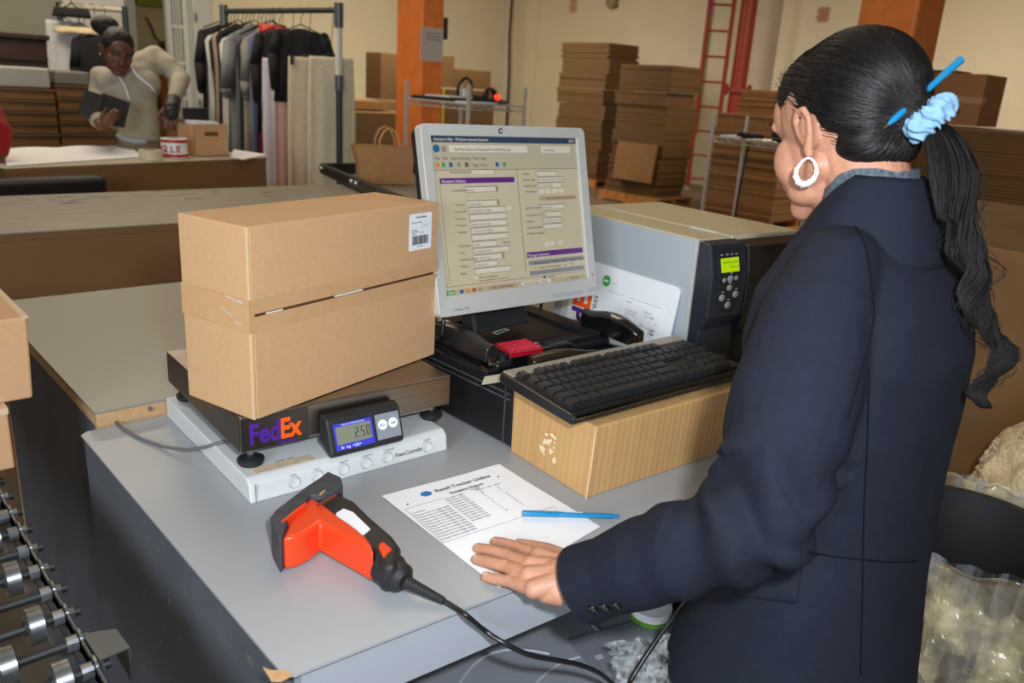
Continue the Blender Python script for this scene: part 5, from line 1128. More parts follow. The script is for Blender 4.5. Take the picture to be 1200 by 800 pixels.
# ================================================================ LEFT BACKGROUND FURNITURE AND CARTONS
pz = P(25, 130, 5.9)
tag(ob('work_bench', G().box((-.6, pz.y - .02, .86), (2.05, pz.y + .6, .90)).box((-.55, pz.y, 0), (-.5, pz.y + .5, .86)).box((1.95, pz.y, 0), (2.0, pz.y + .5, .86)), BROWNP), 'brown bench carrying the stacks of lidded cartons', 'table')
def flatbox(x0, y0, sx, sy, z0, z1, label, grp, lid=False):
    c = thing('tray_carton', (x0, y0, z0), label, 'box', grp)
    ob('carton_body', G().box((x0, y0, z0), (x0 + sx, y0 + sy, z1 - .012)), KRAFTM, c, bevel=.004)
    ob('lid_edge', G().box((x0 - .006, y0 - .008, z1 - .022), (x0 + sx + .006, y0 + sy, z1 - .004)), KRAFTD if not lid else mat('grey_lid', (150, 148, 142), .6), c, bevel=.003)
def xat(px, y): return ony(px, 120, y).x
bench = .901; zt = ony(30, 103, pz.y).z; n = 5; h = (zt - bench) / n
for k in range(n): flatbox(xat(-30, pz.y), pz.y, xat(65, pz.y) - xat(-30, pz.y), .5, bench + k * h, bench + (k + 1) * h, 'flat lidded kraft carton, %s in the left pile' % (ordn[k] if k < n - 1 else 'topmost'), 'flat cartons in the left pile')
zt2 = ony(90, 100, pz.y).z; h = (zt2 - bench) / n
for k in range(n): flatbox(xat(68, pz.y), pz.y, .52, .5, bench + k * h, bench + (k + 1) * h, 'flat lidded kraft carton, %s in the pile behind the hooded woman' % (ordn[k] if k < n - 1 else 'topmost'), 'flat cartons in the pile behind the hooded woman')
GL = mat('grey_box_board', (168, 166, 160), .5)
x0 = xat(-30, pz.y); xw = xat(62, pz.y)
tag(ob('grey_box', G().box((x0, pz.y + .01, zt + .001), (xw, pz.y + .45, ony(30, 79, pz.y).z)), GL, bevel=.012), 'long pale grey box on top of the left carton pile', 'box')
tag(ob('grey_box', G().box((xat(68, pz.y), pz.y + .01, zt2 + .001), (xat(108, pz.y), pz.y + .4, ony(90, 84, pz.y).z)), mat('grey_box_dark', (120, 116, 110), .5), bevel=.012), 'darker grey box on the pile behind the hooded woman', 'box')
w0, w1 = P(-40, 60, 6.9), P(50, 60, 6.9)
cbn = thing('dark_cabinet', (w0.x, w0.y, 0), 'dark wooden upright cabinet at the far left', 'cabinet')
zc = P(30, 41, 6.9).z
DW = mat('dark_wood', (52, 32, 24), .5, noise_amt=.15, nscale=6)
ob('case', G().box((w0.x - .3, w1.y - .4, 0), (w1.x, w1.y + .02, zc - .04)), DW, cbn, bevel=.01)
ob('top_board', G().box((w0.x - .3, w1.y - .43, zc - .04), (w1.x + .03, w1.y + .03, zc)), DW, cbn, bevel=.006)
ob('rail', G().box((w0.x - .3, w1.y - .415, zc - .2), (w1.x - .05, w1.y - .40, zc - .17)), DW, cbn)
# ================================================================ ON THE PACKING COUNTER
Z3 = 1.001
pA = [at(x, y, Z3) for x, y in ((4, 175), (150, 171), (168, 184), (8, 195))]
def sheetf(a, b): p = pA[0].lerp(pA[1], a).lerp(pA[3].lerp(pA[2], a), b); return p + V((0, 0, .002 + .008 * abs(math.sin(a * 8 + b * 3)) * (1 - b) + .004 * math.sin(b * 9) ** 2))
tag(ob('wrapping_paper', G().grid(sheetf, 30, 10), PAPER, smooth=True), 'wide white wrapping paper spread on the packing counter', 'paper')
bA = [at(x, y, Z3) for x, y in ((274, 174), (312, 181), (283, 187), (271, 184))]
tag(ob('white_board', G().prism([at(274, 176, Z3), at(313, 182, Z3), at(285, 187.5, Z3), at(270, 184, Z3)], (0, 0, .006)), PAPER), 'white board sheet at the right end of the packing counter', 'paper')
def roll(px, py, r, h, label, m, lay=False, core=None, txt=None):
    p = at(px, py, Z3); t = thing('tape_roll', p, label, 'tape')
    ob('tape_band', G().lathe(p, [(r * .55, 0), (r, 0), (r, h), (r * .55, h), (r * .55, 0)], n=24), m, t, smooth='auto')
    ob('core', G().lathe(p, [(r * .5, .001), (r * .555, .001), (r * .555, h - .001), (r * .5, h - .001), (r * .5, .001)], n=20), KRAFTM, t)
    return p, t
roll(177, 187, .065, .055, 'clear packing tape roll at the front of the packing counter', mat('clear_tape', (214, 206, 170), .3))
p, t = roll(205, 184, .075, .11, 'red and white printed warning tape roll on the packing counter', WHITEL)
p = V(p); cam_dir = (V((0, 0, 0)) - V((p.x, p.y, 0))).normalized(); ang0 = math.atan2(cam_dir.y, cam_dir.x)
g = G()
for z0, z1 in ((.004, .022), (.088, .106)): g.lathe(p, [(.0755, z0), (.0755, z1)], n=24)
ob('red_stripe', g, mat('tape_red', (190, 30, 36), .4), t)
RW = .0762
for k, s in enumerate('FRAGILE'):
    a = ang0 + (k - 5.3) * .42
    c = p + V((RW * math.cos(a), RW * math.sin(a), .034)); ex_ = V((-math.sin(a), math.cos(a), 0)); text('red_letter', s, .055, frame(c - ex_ * .014, ex_, (0, 0, 1)), mat('tape_red', (190, 30, 36), .4), t, bold=.0015)
roll(222, 181, .03, .09, 'small pale roll beside the warning tape', mat('clear_tape', (214, 206, 170), .3))
q = at(250, 187, Z3); kf = fr(at(229, 183, Z3), .20)
k1 = thing('carton', kf.translation, 'small open kraft box holding papers and a black tablet on the packing counter', 'box', rz=.2)
kz = .19
ob('carton_body', G().box((0, 0, 0), (.235, .004, kz), kf).box((0, .176, 0), (.235, .18, kz), kf).box((0, 0, 0), (.004, .18, kz), kf).box((.231, 0, 0), (.235, .18, kz), kf).box((0, 0, 0), (.235, .18, .004), kf), KRAFT, k1)
ob('hand_hole', G().box((.07, -.002, .12), (.165, .0, .145), kf), KRAFTD, k1, bevel=.001)
tag(ob('paper_bundle', G().box((.01, .01, .01), (.17, .12, kz + .02), kf @ Matrix.Rotation(.04, 4, 'Y')), PAPER), 'white papers standing in the small kraft box', 'paper')
tag(ob('black_tablet', G().box((.03, .14, .02), (.20, .165, kz + .09), kf), BLACKM, bevel=.006), 'flat black tablet standing in the small kraft box', 'tablet')
kg_ = fr(at(174, 173, Z3), .15)
k2 = thing('kraft_bag', kg_.translation, 'kraft gift bag with dark cord handle under the woman\'s gloved hand', 'bag', rz=.15)
ob('bag_body', G().loft([[kg_ @ V((x, y, 0)) for x, y in ((0, 0), (.24, 0), (.24, .12), (0, .12))], [kg_ @ V((x, y, .185)) for x, y in ((0, 0), (.245, 0), (.245, .12), (0, .12))]]), KRAFTM, k2)
ob('side_fold', G().box((.13, -.003, 0), (.243, 0, .184), kg_), mat('kraft_side', (150, 104, 66), .8), k2)
ob('cord_handle', G().tube([kg_ @ V(p) for p in ((.15, -.006, .17), (.17, -.03, .12), (.20, -.035, .11), (.225, -.02, .15), (.23, 0, .19))], .004, 6), BLACK, k2, smooth=True)
# ================================================================ PEOPLE
def head_blobs(g, F, s=1.0, ears=True):
    def q(x, y, z): return F @ V((x * s, y * s, z * s))
    R3 = F.to_3x3().normalized().to_4x4()
    E_ = lambda c, r: g.sph(q(*c), 1, tuple(v * s for v in r), n=32, mx=R3)
    E_((0, -.016, .022), (.074, .094, .088)); E_((0, .022, -.03), (.060, .062, .078)); E_((0, .045, .03), (.056, .045, .05))
    for k in (-1, 1):
        g.cap(q(k * .048, -.004, -.052), q(k * .014, .066, -.096), .018 * s, .017 * s); E_((k * .041, .048, -.036), (.024, .028, .036)); E_((k * .026, .052, -.058), (.026, .026, .026)); E_((k * .034, .036, -.074), (.024, .028, .024))
        g.cap(q(k * .012, .086, .020), q(k * .044, .070, .020), .009 * s, .008 * s)
        g.sph(q(k * .011, .098, -.034), .0085 * s)
        if ears:
            pts = [(k * .078, -.012, -.030), (k * .082, -.005, -.014), (k * .085, -.003, .004), (k * .088, -.011, .015), (k * .091, -.025, .014), (k * .091, -.032, .000), (k * .085, -.026, -.018), (k * .080, -.016, -.036)]
            g.chain([q(*p) for p in pts], [.0045 * s, .0035 * s, .0038 * s, .0042 * s, .0042 * s, .004 * s, .0045 * s, .0065 * s], 10)
            g.cap(q(k * .072, -.014, -.022), q(k * .081, -.021, .000), .012 * s, .010 * s); g.cap(q(k * .078, -.013, -.034), q(k * .079, -.016, -.041), .0062 * s, .0056 * s)
            g.sph(q(k * .078, -.007, -.018), .006 * s); g.chain([q(k * .084, -.009, -.006), q(k * .087, -.018, .004), q(k * .087, -.023, -.010)], [.0028 * s] * 3, 8)
    g.cap(q(0, .086, .014), q(0, .106, -.030), .008 * s, .012 * s)
    g.cap(q(-.016, .086, -.060), q(.016, .086, -.060), .008 * s, .008 * s); g.cap(q(-.014, .084, -.070), q(.014, .084, -.070), .009 * s, .009 * s); E_((0, .070, -.096), (.024, .022, .018))
def hand(g, W, D, N, s=1.0, thumb=1, curl=.12, spread=.05):
    # W wrist point, D direction to the fingers, N back-of-hand normal, thumb = +1 to the side D x N
    D = D.normalized(); N = (N - D * N.dot(D)).normalized(); S = D.cross(N) * thumb
    g.cap(W - D * .01 * s, W + D * .015 * s, .024 * s, .024 * s)
    for j, (off, L, r) in enumerate(((.027, .078, .0082), (.009, .086, .0085), (-.009, .080, .0080), (-.026, .062, .0070))):
        k = W + D * (.083 - abs(off - .009) * .25) * s + S * off * s
        g.chain([W + S * off * .55 * s + D * .01 * s, k], [.017 * s, .0125 * s], 12)
        d = (D + S * (off - .003) * spread * 20).normalized(); p = k; pts = [k]; rs = [.0105 * s]
        for m_, (fl, rr_) in enumerate(((.46, .0086), (.29, .0078), (.25, .0066))):
            d = (d - N * curl * (1 + .3 * m_)).normalized(); p = p + d * L * fl * s; pts.append(p); rs.append(rr_ * s * r / .0085)
        g.chain(pts, rs, 12)
    g.cap(W + D * .02 * s, W + D * .06 * s, .021 * s, .022 * s)
    t0 = W + D * .018 * s + S * .020 * s - N * .004 * s; t1 = W + D * .050 * s + S * .046 * s - N * .010 * s; t2 = t1 + (D * .8 + S * .35) .normalized() * .032 * s; t3 = t2 + (D * .95 + S * .1).normalized() * .026 * s
    g.chain([t0, t1, t2, t3], [.016 * s, .0115 * s, .0095 * s, .008 * s], 12)
def headframe(c, front, pitch=0, roll=0):
    f = V(front).normalized(); f = V((f.x, f.y, 0)).normalized(); r = V((f.y, -f.x, 0))
    m = Matrix((r, f, V((0, 0, 1)))).transposed().to_4x4(); m.translation = V(c)
    return m @ Matrix.Rotation(roll, 4, 'Y') @ Matrix.Rotation(-pitch, 4, 'X')
# ---------------------------------------------------------------- the woman at the desk
wm = thing('person', (1.0, .44, 0), 'woman with a long ponytail in a dark navy jacket, pressing her hand on the report', 'person')
HC = P(985, 150, 1.05); HS = .95
HF = headframe(HC, (.27, .96), math.radians(20)) @ Matrix.Scale(HS, 4)
g = G(); head_blobs(g, HF)
nk = V((1.018, .468, 1.36))
g.chain([HF @ V((0, -.022, -.035)), HF @ V((0, -.040, -.09)), nk + V((0, .01, .03)), nk - V((0, 0, .06))], [.054, .048, .047, .06], 20)
SL = P(972, 320, .96); SRt = V((1.20, .44, 1.335))
EL = P(893, 610, .90); WL = P(690, 682, 1.035); WL.z = max(WL.z, .925)
g.chain([nk - V((0, 0, .05)), V((1.02, .445, 1.2)), V((1.006, .414, 1.02)), V((.995, .424, .90))], [.075, .085, .075, .09], 20)
g.cap(SL + V((.05, 0, -.01)), SRt - V((.03, 0, 0)), .034, .04)
g.chain([SL, EL, WL], [.034, .036, .026], 14)
E2, W2 = V((1.245, .44, 1.08)), V((1.20, .52, .86))
g.chain([SRt, E2, W2], [.05, .04, .027], 14)
hand(g, W2, V((-.05, .12, -1)), V((1, 0, 0)), 1, thumb=1, curl=.25)
for sx in (-.09, .09):
    g.chain([V((.99 + sx * .75, .435, .88)), V((.98 + sx, .45, .48)), V((.98 + sx, .44, .09))], [.07, .055, .042], 16); g.cap(V((.98 + sx, .42, .045)), V((.98 + sx, .57, .035)), .04, .032)
# left hand, flat on the report, each finger placed on its own
def hp(x, y, z): return at(x, y, z)
fing = [  # knuckle, middle joint, end joint, tip
    ([(631, 651, .930), (606, 641.5, .919), (590, 636.5, .914), (580, 634.5, .9105)], [.0110, .0092, .0084, .0074]),
    ([(622, 662, .931), (594, 651, .920), (573, 644.5, .915), (560, 642, .9105)], [.0112, .0094, .0086, .0076]),
    ([(620, 674, .929), (592, 663.5, .919), (570, 657.5, .914), (558, 655, .9105)], [.0110, .0092, .0085, .0075]),
    ([(625, 690, .925), (597, 681, .916), (580, 678, .912), (569, 675.5, .9095)], [.0104, .0084, .0077, .0068])]
wr = at(668, 672, .937)
for i, (pts, rs) in enumerate(fing):
    pp_ = [hp(*p) for p in pts]; g.chain(pp_, rs, 14)
    g.chain([wr.lerp(hp(663, 662 + 7 * i, .932), .75), pp_[0]], [.0165, .0128], 14)
    # knuckle bumps
    g.sph(pp_[0] + V((0, 0, .0028)), .0095); g.sph(pp_[1] + V((0, 0, .0012)), rs[1] * .98)
g.chain([WL, wr, hp(645, 676, .925)], [.027, .024, .021], 16)
g.chain([hp(655, 694, .921), hp(640, 694, .918)], [.017, .014], 12)
g.chain([hp(664, 655, .921), hp(642, 645, .916), hp(624, 640, .9125), hp(608, 637, .9105)], [.013, .011, .009, .008], 12)
bm__ = remesh(g, .0021, 3)
body = ob('body', bm__, SKIN, wm)
# nails
NM = mat('nail', (214, 166, 142), .25)
for pts, rs in fing:
    a, b = hp(*pts[2]), hp(*pts[3]); d = (b - a).normalized(); F = frame(b - d * .001 + V((0, 0, rs[3] * .80)), d, V((-d.y, d.x, 0)))
    ob('nail', G().sph(F @ V((0, 0, 0)), 1, (.0058, .0046, .0013), n=14, mx=F.to_3x3().to_4x4()), NM, body, smooth=True)
for k in (-1, 1):
    ob('eye', G().sph(HF @ V((k * .030, .0605, .0)), .0125), mat('eye_white', (230, 226, 220), .2), body, smooth=True)
    ob('eyebrow', G().tube([HF @ V((k * x, y, z)) for x, y, z in ((.016, .0945, .024), (.032, .090, .031), (.050, .076, .026))], .0028, 6), HAIR, body, smooth=True)
    ob('eyelashes', G().tube([HF @ V((k * x, y, z)) for x, y, z in ((.020, .0885, .004), (.033, .0890, .008), (.046, .079, .004))], .0018, 5), HAIR, body, smooth=True)
ob('lips', G().tube([HF @ V(p) for p in ((-.024, .084, -.066), (-.01, .0935, -.063), (0, .0935, -.065), (.01, .0935, -.063), (.024, .084, -.066))], .0045, 8), mat('lips', (150, 80, 74), .4), body, smooth=True)
# hair cap: head-like shell pushed back and up so that its edge is the hairline
_hi = HF.inverted(); _x0, _x1 = (_hi @ P(1088, 139, .8)).x, (_hi @ P(1088, 139, 1.2)).x; KD_ = .8 + .4 * (0 - _x0) / (_x1 - _x0)
KN = P(1086, 139, KD_)          # where the ponytail is tied
KL = HF.inverted() @ KN
g = G()
R3 = HF.to_3x3().normalized().to_4x4()
HCC = V((0, -.030, .030)); HAX = V((.0805, .0965, .090))
g.sph(HF @ HCC, HS, HAX, n=48, mx=R3)
g.sph(HF @ V((0, .008, .050)), HS, (.070, .074, .066), n=32, mx=R3)
g.sph(HF @ V((0, -.060, -.004)), HS, (.062, .050, .060), n=32, mx=R3)
g.cap(HF @ V((0, -.085, .012)), HF @ (KL * .93), .036, .016, 20)
g.sph(HF @ V((0, -.054, -.034)), HS, (.060, .048, .044), n=32, mx=R3)
hm = remesh(g, .004, 6)
hair = ob('hair', hm, HAIR, wm)
# combed strands lying on the shell, converging at the tie
from mathutils.bvhtree import BVHTree
bvh = BVHTree.FromPolygons([v.co + V(wm.location) for v in hm.vertices], [tuple(p.vertices) for p in hm.polygons])
random.seed(5); g = G()
sbvh = BVHTree.FromPolygons([v.co + V(wm.location) for v in bm__.vertices], [tuple(p.vertices) for p in bm__.polygons])
cH = HF @ HCC; dK = (KN - cH)
def surf(d, lift):
    hit = bvh.ray_cast(cH + d * .4, -d)
    return hit[0] + hit[1] * lift if hit[0] else None
def strand(d0, lift, r0, jit, n=15):
    d1 = (dK + jit).normalized(); d0 = d0.normalized(); om = d0.angle(d1); pts = []
    end = KN + jit * .5
    for k in range(n):
        t = k / (n - 1); d = (d0 * math.sin((1 - t) * om) + d1 * math.sin(t * om)) / math.sin(om)
        q_ = surf(d.normalized(), lift)
        if q_ is None: continue
        pts.append(q_.lerp(end, max(0, (t - .88) / .12)))
    if len(pts) < 4: return
    m_ = len(pts); g.tube(pts, [r0 * (.45 + .55 * math.sin(math.pi * min(1, t_ * 1.2 + .1))) for t_ in [k / (m_ - 1) for k in range(m_)]], 3)
HI = HF.to_3x3()
for i in range(3000):
    th = random.uniform(-math.pi, math.pi); el = random.uniform(-1.4, 1.5)
    dl = V((math.sin(th) * math.cos(el), math.cos(th) * math.cos(el), math.sin(el)))
    # start only where the cap is hair: outside the skin
    dw = (HI @ dl).normalized()
    if dw.angle(dK.normalized()) > 2.9: continue
    q0 = surf(dw, 0)
    if q0 is None: continue
    sk = sbvh.ray_cast(cH + dw * .4, -dw)
    if sk[0] and (sk[0] - cH).length > (q0 - cH).length - .0006: continue
    if q0.z < HF.translation.z - .115: continue
    strand(dw, random.uniform(.0, .0016), random.uniform(.0005, .0010), V((random.gauss(0, .008), random.gauss(0, .008), random.gauss(0, .010))))
for i in range(60):   # fly-away baby hairs along the hairline
    a = random.uniform(-1.3, -.2); dl = V((math.sin(a), math.cos(a), random.uniform(.2, .7))); st_ = surf((HI @ dl).normalized(), 0)
    if st_ is None: continue
    d = HI @ V((math.sin(a) * .5, .5, random.uniform(-.2, 1.0))); d = d.normalized() * random.uniform(.004, .012)
    g.tube([st_, st_ + d * .6, st_ + d + V((0, 0, random.uniform(-.004, .003)))], .0002, 3)
ob('combed_strands', g, mat('hair_strands', (24, 20, 20), .42, spec=.35, noise_amt=.4, nscale=50), hair, smooth=True, kind='stuff')
# ponytail
pl = [(1092, 144, 1.09, .014), (1100, 155, 1.075, .019), (1112, 178, 1.055, .026), (1119, 205, 1.04, .029), (1120, 240, 1.03, .025), (1125, 272, 1.025, .021), (1136, 298, 1.02, .024), (1149, 322, 1.02, .023), (1141, 350, 1.02, .019), (1149, 376, 1.02, .017), (1163, 396, 1.02, .018), (1177, 412, 1.02, .015), (1173, 431, 1.02, .016), (1156, 446, 1.02, .015), (1146, 462, 1.02, .012), (1158, 478, 1.02, .007)]
ctr = smoothpts([P(a, b, KD_ + (c - 1.09) * .2 + max(0, (b - 200)) * .00012) for a, b, c, r in pl], 5); rad = []
for i in range(len(ctr)): t = i / (len(ctr) - 1) * (len(pl) - 1); k = min(int(t), len(pl) - 2); rad.append(pl[k][3] * (1 - t + k) + pl[k + 1][3] * (t - k))
g = G(); random.seed(9)
RX_, UX_ = V(CAMR[0]), V(CAMR[1])
for s in range(240):
    ph = random.uniform(0, 6.283); rr_ = math.sqrt(random.random()); tw = random.uniform(.9, 1.15); pts = []; n_ = len(ctr)
    end = int(n_ * random.choice((1, 1, 1, .95, .9, .8)))
    for i in range(0, end):
        t = i / (n_ - 1); a = ph + tw * t * 13 * (0 if t < .25 else (t - .25) / .75) + t * 1.5
        wv = rad[i] * .78 * rr_ * (1 if t < .3 else .8 + .3 * math.sin(t * 34 + ph * .5)) + .0035 * noise.noise(V((t * 11, s * .37, 0))) * min(1, t * 6)
        pts.append(ctr[i] + RX_ * math.cos(a) * wv + V((-.5, .4, 0)).normalized() * math.sin(a) * wv * .8)
    g.tube(pts, [.0020 * (1 - .6 * (i / n_)) for i in range(len(pts))], 5)
pt_ = ob('ponytail', g, mat('hair_tail', (15, 12, 12), .6, spec=.18, noise_amt=.4, nscale=50), wm, smooth=True)
g = G()
for s in range(60):
    ph = random.uniform(0, 6.283); k0 = random.randint(10, 60); pts = []
    for i in range(k0, min(k0 + random.randint(5, 14), len(ctr))):
        t = (i - k0) / 14; w__ = rad[i] * (1.0 + t * random.uniform(.2, .5)); pts.append(ctr[i] + RX_ * math.cos(ph + t * 4) * w__ + V((-.5, .4, 0)) * math.sin(ph + t * 4) * w__)
    if len(pts) > 2: g.tube(pts, .0004, 3)
ob('loose_hairs', g, HAIR, pt_, smooth=True, kind='stuff')
# scrunchie
SCP = P(1090, 139, KD_ - .005)
def scr_(a, b):
    th = a * 2 * math.pi; ph = b * 2 * math.pi
    ax = (P(1100, 150, KD_ - .004) - P(1080, 131, KD_)).normalized(); e1 = V((0, 0, 1)).cross(ax).normalized(); e2 = ax.cross(e1)
    R = .0155 + .001 * math.sin(th * 5); r = .0098 + .0022 * math.sin(th * 9 + 2 * math.sin(ph * 2)) + .0015 * math.sin(th * 17 + ph * 3)
    return SCP + (e1 * math.cos(th) * .95 + e2 * math.sin(th) * 1.15) * (R + r * math.cos(ph)) + ax * r * 1.25 * math.sin(ph)
ob('scrunchie', crumple(scr_, 90, 26, .003, 60, 3), mat('light_blue_cloth', (126, 166, 200), .75, bump=.3, bscale=400), wm, smooth=True)
# earring
EP = P(947, 192, .958)
er = G(); pts = []; rs = []
LOBE = HF @ V((-.081, -.016, -.046)); ER = LOBE + V((0, 0, -.0165))
for k in range(36):
    a = k / 36 * 2 * math.pi + math.pi / 2
    w_ = .0128 * (1 - .25 * max(0, math.sin(a))); hh = .0160
    pts.append(ER + RX_ * math.cos(a) * w_ + V((0, 0, 1)) * math.sin(a) * hh)
    low = max(0, -math.sin(a)); rs.append(.0014 + .0026 * (.5 - .5 * math.sin(a)) + .0006 * (k % 3 == 0))
er.tube(pts, rs, 10, closed=True)
for k in range(8, 29, 3):
    a = k / 36 * 2 * math.pi + math.pi / 2; er.sph(pts[k] + (pts[k] - ER).normalized() * rs[k] * .8, .0018, n=8)
eo = ob('earring', er, mat('earring_silver', (250, 244, 238), .25, metal=.35), wm, smooth=True)
ob('ear_hook', G().tube([ER + V((0, 0, .0155)), LOBE + V((0, -.003, .003)), LOBE + V((0, .003, .004))], .0009, 6), CHROME, eo)
# jacket
ja = -.05; cj, sj = math.cos(ja), math.sin(ja)
def ring(cx, cy, z, hx, hy, n=44, tilt=0, pw=2.3):
    r = []
    for k in range(n):
        a = 2 * math.pi * k / n; c_, s_ = math.cos(a), math.sin(a); x = hx * math.copysign(abs(c_) ** (2 / pw), c_); y = hy * math.copysign(abs(s_) ** (2 / pw), s_)
        r.append(V((cx + x * cj - y * sj, cy + x * sj + y * cj, z + y * tilt + abs(x) * 0)))
    return r
g = G()
JR = [(.985, .435, .70, .197, .165), (.988, .434, .80, .187, .146), (.998, .424, .90, .167, .122), (1.006, .412, 1.0, .146, .099), (1.008, .416, 1.07, .146, .100), (1.007, .428, 1.16, .160, .113), (1.012, .438, 1.25, .174, .120), (1.016, .444, 1.31, .163, .108), (1.018, .454, 1.355, .115, .085), (1.02, .464, 1.39, .072, .064)]
g.loft([ring(*r) for r in JR])
g.cap(SL + V((.045, .0, -.012)), SRt - V((.04, 0, .01)), .062, .062, 20); g.cap(SL + V((.02, 0, .002)), V((1.0, .462, 1.375)), .050, .048, 20)
g.chain([SL + V((.012, 0, .004)), SL.lerp(EL, .18), SL.lerp(EL, .5), SL.lerp(EL, .85), EL], [.052, .064, .073, .064, .059], 20)
CF = P(668, 690, 1.03)
g.chain([EL, EL.lerp(WL, .35), EL.lerp(WL, .7), EL.lerp(WL, .95)], [.059, .057, .053, .047], 20)
g.chain([SRt, SRt.lerp(E2, .5), E2, E2.lerp(W2, .85)], [.060, .064, .056, .048], 18)
AX = (WL - EL).normalized(); AU = (EL - SL).normalized()
def fold(p, n):
    q_ = p * 7; d = .0035 * noise.noise(q_) + .002 * noise.noise(p * 18)
    t = (p - EL).dot(AX); rad_ = (p - EL - AX * t).length
    if -.05 < t < .24 and rad_ < .085: d += .0075 * math.sin(t * 80 + 5 * noise.noise(p * 10)) * math.exp(-((t - .03) / .08) ** 2)
    t2 = (p - SL).dot(AU); r2_ = (p - SL - AU * t2).length
    if .05 < t2 < .4 and r2_ < .10: d += .0060 * math.sin(t2 * 55 + 6 * noise.noise(p * 9)) * math.exp(-((t2 - .27) / .07) ** 2)
    if p.z < 1.0 and rad_ > .09: d += .005 * math.sin(p.x * 38 + p.y * 30) * (1.0 - p.z) * 2
    return p + n * d
jm = remesh(g, .0042, 10, fold)
jk = ob('jacket', jm, JACK, wm)
# cuff: open flared sleeve end
ce = EL.lerp(WL, .93); dC = AX; upC = V((0, 0, 1)); xC = dC.cross(upC).normalized(); yC = xC.cross(dC)
def cr(c, r1_, r2_, n=28): return [c + xC * r1_ * math.cos(a) + yC * r2_ * math.sin(a) for a in [2 * math.pi * k / n for k in range(n)]]
cuff = ob('cuff', G().loft([cr(ce - dC * .05, .045, .047), cr(ce, .0475, .050), cr(ce + dC * .028 , .0485, .0515), cr(ce + dC * .027, .0455, .0485), cr(ce - dC * .01, .044, .046)], caps=False), JACK, jk, smooth='auto')
cam_side = (CP - ce).normalized()
for k in range(3):
    c = P(708 - 0 - k * 0 + k * 13.5 - 14, 713 - k * 2, 1.0)
    d_ = (CP - c).normalized(); hit = None
    # seat the button on the sleeve surface
    bj = BVHTree.FromPolygons([v.co + V(wm.location) for v in jm.vertices], [tuple(p.vertices) for p in jm.polygons]) if k == 0 else bj
    h = bj.ray_cast(CP, (c - CP).normalized())
    if h[0]: c = h[0]; nrm = h[1]
    else: nrm = d_
    b = ob('cuff_button', G().lathe(c, [(.0, .0), (.0072, .0), (.0078, .0018), (.0068, .0034), (.0052, .0026), (.0, .0026)], n=20, mx=nrm.to_track_quat('Z', 'Y').to_matrix().to_4x4()), BLACKG, jk, smooth='auto')
# pocket flap, seams
def onjack(px, py, off=.002):
    d = ray(px, py).normalized(); h = bj.ray_cast(CP, d); return (h[0] + h[1] * off, h[1]) if h[0] else (P(px, py, 1.0), -d)
fpts = [onjack(848 + (940 - 848) * a + (0 if b == 0 else -9 * a), 690 + (646 - 690) * a + b * (8 + 50 * a), .003)[0] for b in (0, 1) for a in (0, .25, .5, .75, 1)]
tg_ = G().loft([ring(*r) for r in JR]).mesh(); tbv = BVHTree.FromPolygons([v.co.copy() for v in tg_.vertices], [tuple(p.vertices) for p in tg_.polygons])
def pocket(a, b):
    x = 862 + 80 * a - 8 * b * a; y = 672 - 26 * a + b * (26 + 34 * a) * 1.0
    h = tbv.ray_cast(CP, ray(x, y).normalized()); return h[0] - ray(x, y).normalized() * .005 if h[0] else onjack(x, y, .004)[0]
pk = ob('pocket_flap', G().grid(pocket, 14, 8), JACK, jk, smooth=True); so_ = pk.modifiers.new('s', 'SOLIDIFY'); so_.thickness = .003
def seam(nm_, pts, r=.0011):
    ob(nm_, G().tube([h_[0] for h_ in [onjack(x, y, .0006) for x, y in smooth2(pts)]], r, 5), mat('seam_dark_navy', (16, 18, 26), .95, spec=.1), jk)
def smooth2(p, n=6):
    return [(q.x, q.y) for q in smoothpts([V((a, b, 0)) for a, b in p], n)]
seam('armhole_seam', [(1000, 262), (1014, 290), (1020, 330), (1023, 376), (1010, 430), (993, 490)])
seam('back_seam', [(1018, 430), (1016, 520), (1012, 600), (1010, 700), (1008, 790)])
seam('waist_seam', [(945, 646), (980, 652), (1040, 658), (1075, 657)])
# collar
def colr(a, b):
    th = -1.3 - 3.7 * a; x, y = math.cos(th), math.sin(th)
    R1, R2 = .066 + .040 * b, .060 + .034 * b
    return V((1.030 + x * R1 - .0 * b, .440 + y * R2, 1.425 - .085 * b + .014 * (1 - b) * (-y) + .010 * y * b))
co = ob('collar', crumple(lambda a, b: V((1.022 + math.cos(2 * math.pi * a) * (.057 + .048 * b), .462 + math.sin(2 * math.pi * a) * (.056 + .042 * b), 1.458 - .100 * b ** 1.3 - .05 * max(0, math.sin(2 * math.pi * a)))), 60, 10, .002, 12, 3), JACK, jk, smooth=True)
so_ = co.modifiers.new('s', 'SOLIDIFY'); so_.thickness = .004
sf = ob('scarf_edge', crumple(lambda a, b: V((1.020 + math.cos(2 * math.pi * a) * (.052), .466 + math.sin(2 * math.pi * a) * .052, 1.425 + .040 * b - .04 * max(0, math.sin(2 * math.pi * a)))), 50, 5, .004, 40, 8), mat('grey_knit', (96, 104, 112), .9, col2=(50, 60, 70), nscale=200), jk, smooth=True)
g = G()
for sx in (-.09, .09): g.chain([V((.99 + sx * .75, .435, .88)), V((.98 + sx, .45, .48)), V((.98 + sx, .44, .10))], [.08, .074, .068], 20)
ob('trousers', remesh(g, .008, 5), mat('black_trousers', (28, 28, 32), .9), wm)
for sx in (-.09, .09): ob('shoe', G().chain([V((.98 + sx, .40, .048)), V((.98 + sx, .50, .045)), V((.98 + sx, .60, .036))], [.047, .045, .034], 16), BLACKG, wm, smooth=True)
